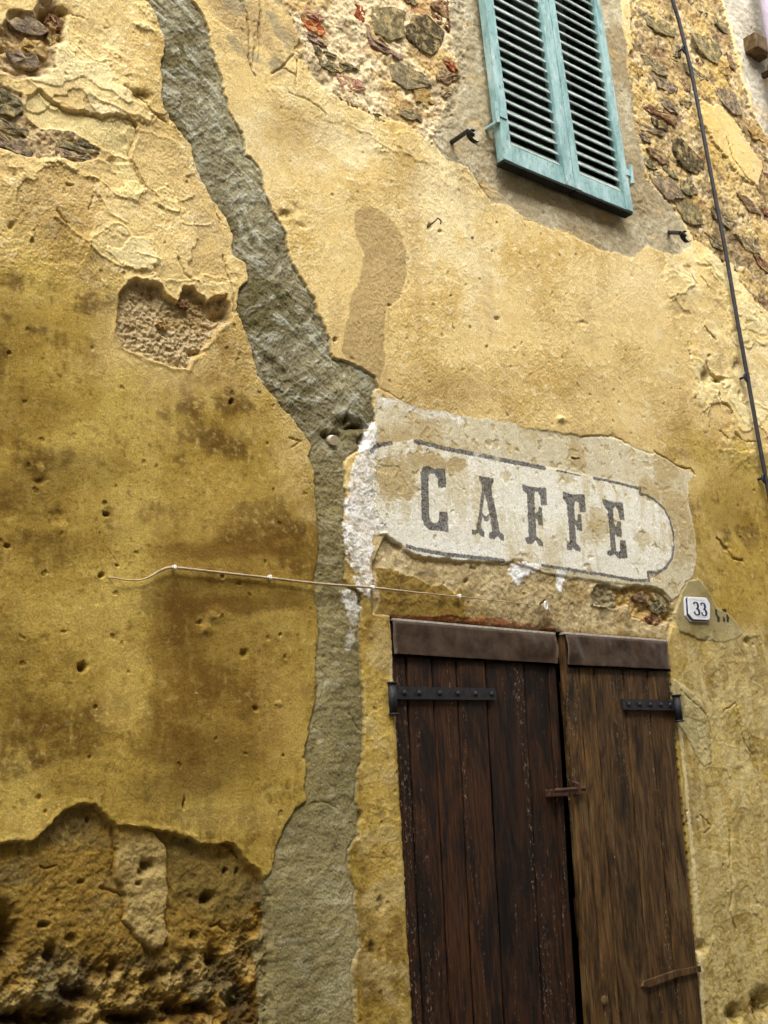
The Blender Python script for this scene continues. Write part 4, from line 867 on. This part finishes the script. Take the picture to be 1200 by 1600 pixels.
# smaller stones between the traced ones, right of the window and above it
cen = [np.array(P(*s[1])).mean(0) for s in STONES]; rad = [np.ptp(np.array(P(*s[1])), axis=0).max() / 2 for s in STONES]
cand = np.where((rm > .9) & (wmk < .5) & (X > wp(440, 0)[0]))[0]
made = 0
for i in RNG.permutation(cand)[:2500]:
    c = np.array([X[i], Z[i]]); w_ = random.uniform(.035, .085); h_ = w_ * random.uniform(.35, .6)
    if all(np.linalg.norm((c - c2) * (1, 1.5)) > r2_ + w_ * .9 for c2, r2_ in zip(cen, rad)):
        cen.append(c); rad.append(w_); BASEH = float(low_H[i]) - .006
        a = np.linspace(0, 2 * math.pi, 9, endpoint=False) + random.random()
        rr_ = 1 + .18 * RNG.randn(9); rot_ = random.gauss(0, .15)
        px = np.cos(a) * w_ * rr_; pz = np.sin(a) * h_ * rr_
        pts = np.stack([c[0] + px * math.cos(rot_) - pz * math.sin(rot_), c[1] + px * math.sin(rot_) + pz * math.cos(rot_)], 1)
        stone(random.choice(['grey', 'moss', 'brown', 'ochre', 'lilac', 'ochre', 'grey', 'redbrown']), pts, random.uniform(-.004, .008)); made += 1
        if made > 20: break

# ------------------------------------------------------------------ shutters
def vline(p0, p1):
    (x0, z0), (x1, z1) = P(p0, p1); return lambda z: x0 + (x1 - x0) * (z - z0) / (z1 - z0)
SX0 = vline((757, 0), (787, 250)); SXM = vline((857, 0), (899, 293)); SX1 = vline((938, 0), (990, 330))
YS0, YS1 = -.064, -.026
kf = (DIST + YS0) / DIST
def shp(f): return lambda z: f((z - EYE) / kf + EYE) * kf
SX0, SXM, SX1 = shp(SX0), shp(SXM), shp(SX1)
zb = (wp(787, 248)[1] - EYE) * kf + EYE; ztp = zb + 1.62
def bar(bm, xa, xb, z0, z1, y0=YS0, y1=YS1, bev=.003):
    """upright or cross bar whose sides follow two edge lines"""
    pts = [(xa(z0), z0), (xb(z0), z0), (xb(z1), z1), (xa(z1), z1)]; prism(bm, pts, y0, y1, bev)
def shutter(xa, xb, st_l, st_r, zoff, side):
    z0 = zb + zoff
    bm = bmesh.new(); xl = lambda z: xa(z) + .002; xr = lambda z: xb(z) - .002
    xl2 = lambda z: xa(z) + st_l; xr2 = lambda z: xb(z) - st_r
    bar(bm, xl2, xr2, z0 + .001, z0 + .085, YS0 + .003)
    fr = link('shutter', finish(bm, 'shutter_rails'), m_teal, house, 'left teal louvred shutter leaf' if side < 0 else 'right teal louvred shutter leaf')
    bm = bmesh.new(); bar(bm, xl2, xr2, ztp - .08, ztp, YS0 + .003); link('top_rail', finish(bm, 'top_rail'), m_teal, fr)
    bm = bmesh.new(); bar(bm, lambda z: xl(z) + .004, lambda z: xr(z) - .004, z0 - .011, z0 - .001, YS0 + .002, YS1 + .012, .002); link('underside_shade_strip', finish(bm, 'underside_shade_strip'), m_dark, fr)  # dark strip standing in for the shade under the leaf
    for a, b_2 in ((xl, xl2), (xr2, xr)):
        bm = bmesh.new(); bar(bm, a, b_2, z0, ztp); link('stile', finish(bm, 'stile'), m_teal, fr)
    nsl = 28; pitch = (ztp - .08 - z0 - .085) / nsl
    Lx = xr2(z0 + .8) - xl2(z0 + .8) - .004
    bm = bmesh.new(); w_, th = .047, .007; ang_ = math.radians(58)
    r = bmesh.ops.create_cube(bm, size=1)
    for v_ in r['verts']: v_.co = Vector((v_.co.x * Lx, v_.co.y * w_, v_.co.z * th))
    bmesh.ops.bevel(bm, geom=list(bm.edges), offset=.002, segments=1, affect='EDGES')
    bmesh.ops.rotate(bm, verts=bm.verts, matrix=Matrix.Rotation(ang_, 3, 'X'))
    sme = finish(bm, 'slat')
    for i in range(nsl):
        z = z0 + .085 + pitch * (i + .5); o = link('slat', sme, m_slat, None)
        o.location = ((xl2(z) + xr2(z)) / 2, (YS0 + YS1) / 2 + .004, z); o.rotation_euler = (random.gauss(0, .03), random.gauss(0, .003) - math.atan2(zb - zb, 1), 0)
        parent(o, fr)
    return fr
shL = shutter(SX0, SXM, .058, .062, 0, -1)
shR = shutter(SXM, SX1, .045, .052, 0, 1)
# cover strip over the meeting stiles and hinges
def hinge(par, a, b, w_, s=1):
    p = atw(a, b, -.06); bm = bmesh.new()
    tube(bm, [(p[0] - s * .012, -.062, p[2] - .05), (p[0] - s * .012, -.062, p[2] + .05)], .011, 10)
    boxm(bm, min(p[0], p[0] + s * w_), max(p[0], p[0] + s * w_), YS0 - .006, YS0 + .01, p[2] - .018, p[2] + .018, .002)
    tube(bm, [(p[0] - s * .012, -.062, p[2] - .045), (p[0] - s * .02, -.03, p[2] - .05), (p[0] - s * .02, .01, p[2] - .05)], .009, 8)
    link('hinge', finish(bm, 'hinge'), m_teal, par)
hinge(shL, 779, 178, .04, 1); hinge(shR, 983, 272, .03, -1)
# window frame and glass in the recess
bm = bmesh.new()
for x0, x1, z0, z1 in ((WINX0, WINX0 + .05, WINZ0, WINZ1), (WINX1 - .05, WINX1, WINZ0, WINZ1), ((WINX0 + WINX1) / 2 - .03, (WINX0 + WINX1) / 2 + .03, WINZ0, WINZ1), (WINX0, WINX1, WINZ0, WINZ0 + .05), (WINX0, WINX1, WINZ1 - .05, WINZ1)):
    boxm(bm, x0 + .003, x1 - .003, .20, .24, z0 + .003, z1 - .003)
wf = link('window_frame', finish(bm, 'window_frame'), m_dark, house)
for k_ in (0, 1):
    xa = WINX0 + .05 + k_ * ((WINX1 - WINX0) / 2 - .02); bm = bmesh.new(); boxm(bm, xa, xa + (WINX1 - WINX0) / 2 - .08, .215, .222, WINZ0 + .05, WINZ1 - .05); link('pane', finish(bm, 'pane'), m_glass, wf)

# ------------------------------------------------------------------ door leaves
DL0 = vline((615.5, 967), (646, 1600)); DLM = vline((873, 990), (909, 1590)); DR0 = vline((879.5, 990), (921, 1590)); DR1 = vline((1040, 1002), (1099, 1600))
ZTOPL = float(wp(740, 977)[1]); ZTOPR = float(wp(960, 996)[1]); ZBOT = .03
def leaf(name, xa, xb, ztop, y, cuts, m, label):
    """backing frame with planks in front; cuts = plank joints as fractions across the leaf"""
    bm = bmesh.new()
    zc_ = 1.2; boxm(bm, xa(zc_) + .02, xb(zc_) - .02, y + .034, y + .06, zc_ - .07, zc_ + .07, .002)
    lf = link(name, finish(bm, name), m, house, label)
    for z0 in (.25, ztop - .25): bm = bmesh.new(); boxm(bm, xa(z0) + .02, xb(z0) - .02, y + .034, y + .06, z0 - .07, z0 + .07, .002); link('ledge', finish(bm, 'ledge'), m, lf)
    for i, (c0_, c1_) in enumerate(zip(cuts[:-1], cuts[1:])):
        bm = bmesh.new(); K = 30; yo = y + RNG.uniform(-.003, .003); rings = []
        wl = np.cumsum(RNG.randn(K + 1)) * .0007; wr = np.cumsum(RNG.randn(K + 1)) * .0007
        wl -= np.linspace(wl[0], wl[-1], K + 1); wr -= np.linspace(wr[0], wr[-1], K + 1)
        tilt = RNG.uniform(-.002, .002)
        for j, z in enumerate(np.linspace(ZBOT, ztop, K + 1)):
            A, B = xa(z), xb(z); a = A + (B - A) * c0_ + .0028 + wl[j]; b_2 = A + (B - A) * c1_ - .0028 + wr[j]; e = .004
            prof = [(a, yo + .032), (a, yo + e + RNG.uniform(0, .0015)), (a + e, yo), ((a + b_2) / 2, yo - .001 + tilt), (b_2 - e, yo), (b_2, yo + e), (b_2, yo + .032)]
            rings.append([bm.verts.new((p[0], p[1], z)) for p in prof])
        nP = 7
        for r0, r1_ in zip(rings[:-1], rings[1:]):
            for q_ in range(nP): bm.faces.new((r0[q_], r0[(q_ + 1) % nP], r1_[(q_ + 1) % nP], r1_[q_]))
        bm.faces.new(rings[0]); bm.faces.new(rings[-1][::-1])
        link('plank', finish(bm, 'plank'), m, lf)
    return lf
def fr_at(xa, xb, px, py):
    x, z = wp(px, py); return float((x - xa(z)) / (xb(z) - xa(z)))
cutL = [0] + [fr_at(DL0, DLM, x, 1050) for x in (642, 683, 720, 766, 826, 864)] + [1]
cutR = [0] + [fr_at(DR0, DR1, x, 1062) for x in (906, 929, 974, 1012)] + [1]
YL, YR = .022, -.002
g_ = .024
doorL = leaf('door_leaf', DL0, DLM, ZTOPL, YL, cutL, m_woodL, 'red-brown left door leaf, darkened in colour for shade')
doorR = leaf('door_leaf', DR0, DR1, ZTOPR, YR, cutR, m_woodR, 'weathered brown right door leaf, lighter in colour for sunlight')
def flashing(par, quadp, y, label=None):
    """bent sheet metal nailed over the top edge, dented"""
    A, B, C_, D_ = [np.array(q) for q in P(*quadp)]; NX, NZ = 44, 12
    bm = bmesh.new(); g = []
    for j in range(NZ + 1):
        row = []
        for i in range(NX + 1):
            s, t_ = i / NX, j / NZ; p = (A * (1 - s) + B * s) * (1 - t_) + (D_ * (1 - s) + C_ * s) * t_
            px_, pz_ = np.array([p[0]], F), np.array([p[1]], F)
            d = float(gn(px_ * 7, pz_ * 4, 71)[0]) * .018 + float(gn(px_ * 19, pz_ * 3, 72)[0]) * .009 + float(gn(px_ * 40, pz_ * 18, 74)[0]) * .003
            zz = p[1] + (float(gn(px_ * 14, pz_, 73)[0]) * .003 if j == NZ else 0)
            d = max(-.030, min(.003, d * .8 - .003)); row.append(bm.verts.new((p[0], y - .012 + d * math.sin(math.pi * min(1, t_ * 1.15)), zz)))
        g.append(row)
    for j in range(NZ):
        for i in range(NX): bm.faces.new((g[j][i], g[j][i + 1], g[j + 1][i + 1], g[j + 1][i]))
    bk = [bm.verts.new((v_.co.x, y + .03, v_.co.z + .002)) for v_ in g[0]]
    for i in range(NX): bm.faces.new((g[0][i], g[0][i + 1], bk[i + 1], bk[i]))
    bmesh.ops.solidify(bm, geom=list(bm.faces), thickness=.0015)
    o = link('metal_flashing', finish(bm, 'metal_flashing'), m_flash, par, label, True)
    bm = bmesh.new(); k_ = 18          # nail heads along the lower hem
    for i in range(k_):
        s = (i + .5) / k_; p = D_ * (1 - s) + C_ * s + np.array([0, .012]); 
        tube(bm, [(p[0], y - .012, p[1]), (p[0], y - .004, p[1])], .0035, 6)
    o2 = link('nails', finish(bm, 'nails'), m_rust, par); o2['kind'] = 'stuff'
    bm = bmesh.new(); prism(bm, [tuple(A + (0, .001)), tuple(B + (0, .001)), tuple(B + (0, .009)), tuple(A + (0, .009))], y - .012, y + .02); link('top_edge', finish(bm, 'top_edge'), m_edge, par)
flashing(doorL, [(616.5, 968.5), (871, 991), (875, 1040), (619, 1025)], YL)
flashing(doorR, [(879, 991.5), (1039.5, 1003.5), (1044, 1050), (883, 1043)], YR)
def strap(par, a0, b0, a1, b1, hpx, y, kn, studs):
    (x0, z0), (x1, z1) = P((a0, b0), (a1, b1)); hh_ = abs(P((a0, b0 - hpx / 2))[0][1] - P((a0, b0 + hpx / 2))[0][1])
    bm = bmesh.new(); prism(bm, [(x0, z0 - hh_ / 2), (x1, z1 - hh_ / 2), (x1, z1 + hh_ / 2), (x0, z0 + hh_ / 2)], y - .014, y + .004, .003)
    o = link('strap_hinge', finish(bm, 'strap_hinge'), m_iron, par)
    bm = bmesh.new()
    for s in studs:
        x_, z_ = x0 + (x1 - x0) * s, z0 + (z1 - z0) * s
        bs_ = bmesh.new(); bmesh.ops.create_icosphere(bs_, subdivisions=2, radius=.010, matrix=Matrix.Translation((x_, y - .015, z_)) @ Matrix.Diagonal((1, .6, 1, 1))); link('rivet', finish(bs_, 'rivet'), m_iron, par, smooth=True)
    xk, zk = P(kn)[0]; tube(bm, [(xk, y - .018, zk - .052), (xk, y - .018, zk + .052)], .017, 12)
    for dz in (-.055, .052): tube(bm, [(xk, y - .018, zk + dz), (xk, y - .018, zk + dz + .006)], .021, 12)
    me = finish(bm, 'hinge_knuckle'); me.materials.append(m_iron); kk = link('hinge_knuckle', me, m_iron, par, smooth=True)
strap(doorL, 621, 1082, 778, 1084, 20, YL, (614, 1092), (.08, .22, .42, .6, .78, .95))
strap(doorR, 970, 1101, 1052, 1102.5, 17, YR, (1053, 1108), (.1, .3, .5, .7, .88))
# sliding bolt across the meeting edges
(x0, z0), (x1, z1) = P((860, 1236), (905, 1232)); bm = bmesh.new()
tube(bm, [(x0, YR - .016, z0), (x1, YR - .016, z0 + .004)], .008, 8); boxm(bm, x0 - .005, x0 + .10, YL - .02, YL + .003, z0 - .022, z0 + .006, .002)
tube(bm, [(x1 - .035, YR, z0 + .03), (x1 - .035, YR - .03, z0 + .02), (x1 - .035, YR - .03, z0 - .015), (x1 - .035, YR, z0 - .022)], .006, 8)
bmesh.ops.create_icosphere(bm, subdivisions=2, radius=.010, matrix=Matrix.Translation((x1 + .006, YR - .016, z0 + .004)))
link('bolt', finish(bm, 'bolt'), m_rust, doorR)
# patch lath nailed across the foot of the right leaf
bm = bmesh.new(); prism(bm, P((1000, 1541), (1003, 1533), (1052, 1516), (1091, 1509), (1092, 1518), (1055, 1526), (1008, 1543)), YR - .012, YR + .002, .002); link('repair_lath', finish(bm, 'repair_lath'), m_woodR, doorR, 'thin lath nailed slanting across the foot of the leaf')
bm = bmesh.new(); x_, z_ = P((944, 1563))[0]; bmesh.ops.create_icosphere(bm, subdivisions=3, radius=.018, matrix=Matrix.Translation((x_, YR + .002, z_)) @ Matrix.Diagonal((1, .45, 1, 1))); link('wood_knot', finish(bm, 'wood_knot'), m_beam, doorR, smooth=True)  # flattened ball standing in for a knot hole in the plank
# stone sill
bm = bmesh.new(); boxm(bm, DL0(0) - .05, DR1(0) + .05, -.06, .2, -.01, .028, .006); link('doorstep', finish(bm, 'doorstep'), SM['grey'], house)

# stub of cream pipe left in the mortar, beam end
p = atw(521, 687, 0); bm = bmesh.new(); tube(bm, [(p[0], .04, p[2] + .01), (p[0] - .004, -.012, p[2] - .006)], .018, 12); link('pipe_stub', finish(bm, 'pipe_stub'), m_cream, house)
p = P((1176, 78))[0]; bm = bmesh.new(); boxm(bm, p[0] - .075, p[0] + .075, -.075, .08, p[1] - .055, p[1] + .055, .010); link('beam_end', finish(bm, 'beam_end'), m_beam, house, 'brown beam end sticking out of the wall at the top right')

# ------------------------------------------------------------------ things fixed to the wall
# number plate
pl = thing('house_number_plate', 'small white enamel plate with the dark blue number 33, right of the door', 'sign', (float(wp(1087, 965)[0]), 0, float(wp(1087, 970)[1])))
oct_ = P(*crop(1040, 880, 7.5, (232, 415), (250, 402), (452, 412), (492, 482), (494, 655), (470, 672), (292, 664), (243, 600)))
bm = bmesh.new(); prism(bm, oct_, -.014, .012, .002); link('plate', finish(bm, 'plate'), m_white, pl)
c = np.mean(oct_, 0); bm = bmesh.new(); prism(bm, [tuple(c + (np.array(p) - c) * 1.04 + (-.003, -.0025)) for p in oct_], -.010, .012, .0); link('rim', finish(bm, 'rim'), m_blue, pl)
bm = bmesh.new(); prism(bm, [tuple(c + (np.array(p) - c) * 1.1 + (-.006, -.003)) for p in oct_], -.006, .012, .001); link('back_edge', finish(bm, 'back_edge'), m_white, pl)
W = np.ptp([p[0] for p in oct_]); Hh_ = np.ptp([p[1] for p in oct_]); zc = c[1]; xc = c[0]
def stroke(bm, pts, ws, y):
    pts = [np.array(p) for p in pts]; L_, R_ = [], []
    for i, p in enumerate(pts):
        d = pts[min(i + 1, len(pts) - 1)] - pts[max(i - 1, 0)]; d = d / (np.linalg.norm(d) + 1e-9); nn = np.array([-d[1], d[0]])
        L_.append(p + nn * ws[i]); R_.append(p - nn * ws[i])
    vl = [(bm.verts.new((l[0], y, l[1])), bm.verts.new((r[0], y, r[1]))) for l, r in zip(L_, R_)]
    for (a, b_2), (c_, d_) in zip(vl[:-1], vl[1:]): bm.faces.new((a, b_2, d_, c_))
three = [(-.95, .62), (-.78, .9), (-.1, 1.0), (.55, .85), (.72, .5), (.45, .14), (-.12, .02), (-.15, .02), (.55, -.08), (.95, -.48), (.72, -.86), (-.05, -1.0), (-.8, -.86), (-1.0, -.5)]
thw = [.24, .16, .08, .22, .32, .2, .07, .07, .2, .34, .22, .09, .18, .26]
t_pts = curve_pts([(*p, w_) for p, w_ in zip(three, thw)], 4)
for k_ in (-1, 1):
    bm = bmesh.new(); sx, sz = W * .105, Hh_ * .27; ox = xc + k_ * W * .155 + W * .02; oz = zc - Hh_ * .015
    stroke(bm, [(ox + p[0] * sx, oz + p[1] * sz) for p in t_pts], [abs(p[2]) * sx * 1.35 for p in t_pts], -.0152)
    bmesh.ops.recalc_face_normals(bm, faces=bm.faces); me = bpy.data.meshes.new('numeral'); bm.to_mesh(me); bm.free(); link('numeral', me, m_blue, pl)
bm = bmesh.new()
for row, w_ in ((.36, .5), (-.37, .36)):
    x_ = xc + W * .02 - W * w_ / 2
    while x_ < xc + W * .02 + W * w_ / 2:
        l_ = random.uniform(.002, .0042)
        stroke(bm, [(x_, zc + Hh_ * row - .0016), (x_ + l_ * .4, zc + Hh_ * row + .0016), (x_ + l_, zc + Hh_ * row - .001)], [.0004] * 3, -.0152); x_ += l_ + .0016 + (.003 if random.random() < .2 else 0)
me = bpy.data.meshes.new('small_print'); bm.to_mesh(me); bm.free(); link('small_print', me, m_blue, pl)

# pale flex across the wall
wire_px = [(166, 899), (180, 903), (195, 906), (220, 906), (236, 900), (252, 891), (271, 887), (330, 893), (420, 903), (500, 912), (580, 918), (645, 925), (716, 932), (790, 940), (846, 946)]
wr = thing('flex_cable', 'thin pale flex clipped across the wall from a hole at left to above the door', 'cable', atw(271, 887, -.01))
pts = [atw(a, b_2, -.011) for a, b_2 in wire_px]; pts[0] = (pts[0][0], .02, pts[0][2]); cp = curve_pts(pts, 6)
fr_ = np.linspace(0, 1, len(cp)); bm = bmesh.new(); tube(bm, cp, [float(np.interp(f_, [0, .25, .32, .72, .8, 1], [.0022, .0026, .0042, .0042, .0026, .0016])) for f_ in fr_], 8)
link('flex', finish(bm, 'flex'), m_wire, wr, smooth=True)
bm0 = bmesh.new(); boxm(bm0, -.005, .005, -.014, .004, -.007, .007, .002); cme = finish(bm0, 'clip')
for a, b_2 in ((271, 887), (420, 902.5), (581, 918), (716, 932)):
    o = link('clip', cme, m_clip, None); o.location = atw(a, b_2, -.004); parent(o, wr)
se = thing('screw_eye', 'small white screw eye above the door where the pale flex ends', 'hook', atw(850, 946, -.01))
p = atw(850, 946, -.02); bm = bmesh.new()
tube(bm, [(p[0] + .007 * math.sin(t_), p[1] - .01, p[2] - .002 + .016 * math.cos(t_)) for t_ in np.linspace(0, 2 * math.pi, 16)], .0042, 8, False); link('ring', finish(bm, 'ring'), m_clip, se)
bm = bmesh.new(); tube(bm, [(p[0], .02, p[2]), (p[0], p[1] - .01, p[2] + .022)], .004, 8); link('shank', finish(bm, 'shank'), m_rust, se)

# black cable down the right
cb = thing('power_cable', 'black cable hanging down the right end of the facade past the shutters', 'cable', atw(1128, 350, -.03))
cpx = [(1038, -60), (1051, 0), (1060, 30), (1072, 78), (1084, 130), (1100, 215), (1118, 310), (1135, 400), (1152, 500), (1170, 600), (1186, 690), (1200, 765), (1222, 880)]
pts = [atw(a, b_2, -.03) for a, b_2 in cpx]; d0 = np.array(pts[0]) - np.array(pts[1]); pts = [tuple(np.array(pts[0]) + d0 * k_) for k_ in (2, 1)] + pts
bm = bmesh.new(); tube(bm, curve_pts(pts, 5), .0105, 8); link('cable', finish(bm, 'cable'), m_cable, cb, smooth=True)
for a, b_2 in ((1071, 78), (1168, 590), (1196, 748)):
    p = atw(a, b_2, -.03); bm = bmesh.new()
    tube(bm, [(p[0] + .02 * math.cos(t_) - .006, p[1], p[2] + .02 * math.sin(t_)) for t_ in np.linspace(0, 2 * math.pi, 14)], .006, 6, False); tube(bm, [(p[0] - .02, .02, p[2]), (p[0] - .02, -.03, p[2])], .006, 6); link('cable_clip', finish(bm, 'cable_clip'), m_iron, cb)

# iron shutter catches
def catch(name, label, root, elbow, tip, rot):
    t_ = thing(name, label, 'hook', atw(*root), 'iron shutter catches below the window')
    a = atw(*root, .02); bb_ = atw(*elbow, -.13); bm = bmesh.new()
    tube(bm, [a, tuple(np.array(a) * .5 + np.array(bb_) * .5), bb_], [.011, .010, .010], 8); link('arm', finish(bm, 'arm'), m_iron, t_)
    c_ = np.array(atw(*tip, -.13)); bm = bmesh.new()
    ring_ = [(c_[0] + .030 * math.cos(q_), c_[1] + .006 * math.sin(q_), c_[2] + .030 * math.sin(q_)) for q_ in np.linspace(rot, rot + 4.6, 14)]
    vs = []
    for q_ in ring_: vs.append((bm.verts.new((q_[0], q_[1] - .011, q_[2])), bm.verts.new((q_[0], q_[1] + .011, q_[2]))))
    for (p0, p1), (p2, p3) in zip(vs[:-1], vs[1:]): bm.faces.new((p0, p1, p3, p2))
    bmesh.ops.solidify(bm, geom=list(bm.faces), thickness=.005)
    tube(bm, [bb_, tuple(c_ + (0, 0, .004))], .009, 8); link('scroll', finish(bm, 'scroll'), m_iron, t_)
catch('shutter_catch', 'black iron shutter catch sticking out left of the shutters', (703, 224), (731, 205), (740, 213), 1.2)
catch('shutter_catch', 'black iron shutter catch sticking out of the render below right of the shutters', (1043, 363), (1063, 364), (1071, 370), 1.2)
hk = thing('wire_hook', 'tiny bent wire hook in the bare yellow plaster below the left shutter catch', 'hook', atw(672, 352))
p = atw(672, 352, 0); bm = bmesh.new(); tube(bm, curve_pts([(p[0], .02, p[2]), (p[0], -.03, p[2] + .004), (p[0] + .012, -.035, p[2] + .018), (p[0] + .028, -.035, p[2] + .012), (p[0] + .026, -.033, p[2] - .002)], 4), .003, 6); link('hook', finish(bm, 'hook'), m_iron, hk)

# downpipe at the far end of the facade
dp_ = thing('downpipe', 'lilac grey downpipe at the top right end of the wall', 'pipe', (float(wp(1200, 20)[0]), -.1, 0))
xq = atw(1203, 15, -.1)[0]; bm = bmesh.new(); tube(bm, [(xq, -.10, .1), (xq, -.10, 7.8)], .055, 16); link('pipe', finish(bm, 'pipe'), m_pipe, dp_, smooth=True)
for z in (1.5, 3.6, 5.6, 7.4):
    bm = bmesh.new(); tube(bm, [(xq, -.10, z), (xq, -.10, z + .04)], .062, 16); boxm(bm, xq - .012, xq + .012, -.06, .03, z + .005, z + .035); link('bracket', finish(bm, 'bracket'), m_rust, dp_)

# ------------------------------------------------------------------ unseen house across the lane, added for bounce and shade
fh = thing('unseen_facing_house', 'unseen plain plastered house across the lane, added to shade and bounce light', 'house', (3, -5.2, 0))
bm = bmesh.new(); boxm(bm, -12, 16, -9, -5.2, 0, 9.2); link('wall', finish(bm, 'wall'), m_back2, fh)
bm = bmesh.new(); boxm(bm, -12.2, 16.2, -9.2, -4.9, 9.2, 9.32); link('roof', finish(bm, 'roof'), m_tile, fh)
for x_ in (-3, 1.2, 5.4, 9.6):
    for z_ in (1.4, 4.2):
        bm = bmesh.new(); boxm(bm, x_ - .45, x_ + .45, -5.22, -5.17, z_, z_ + 1.3, .004); link('window', finish(bm, 'window'), m_glass, fh)
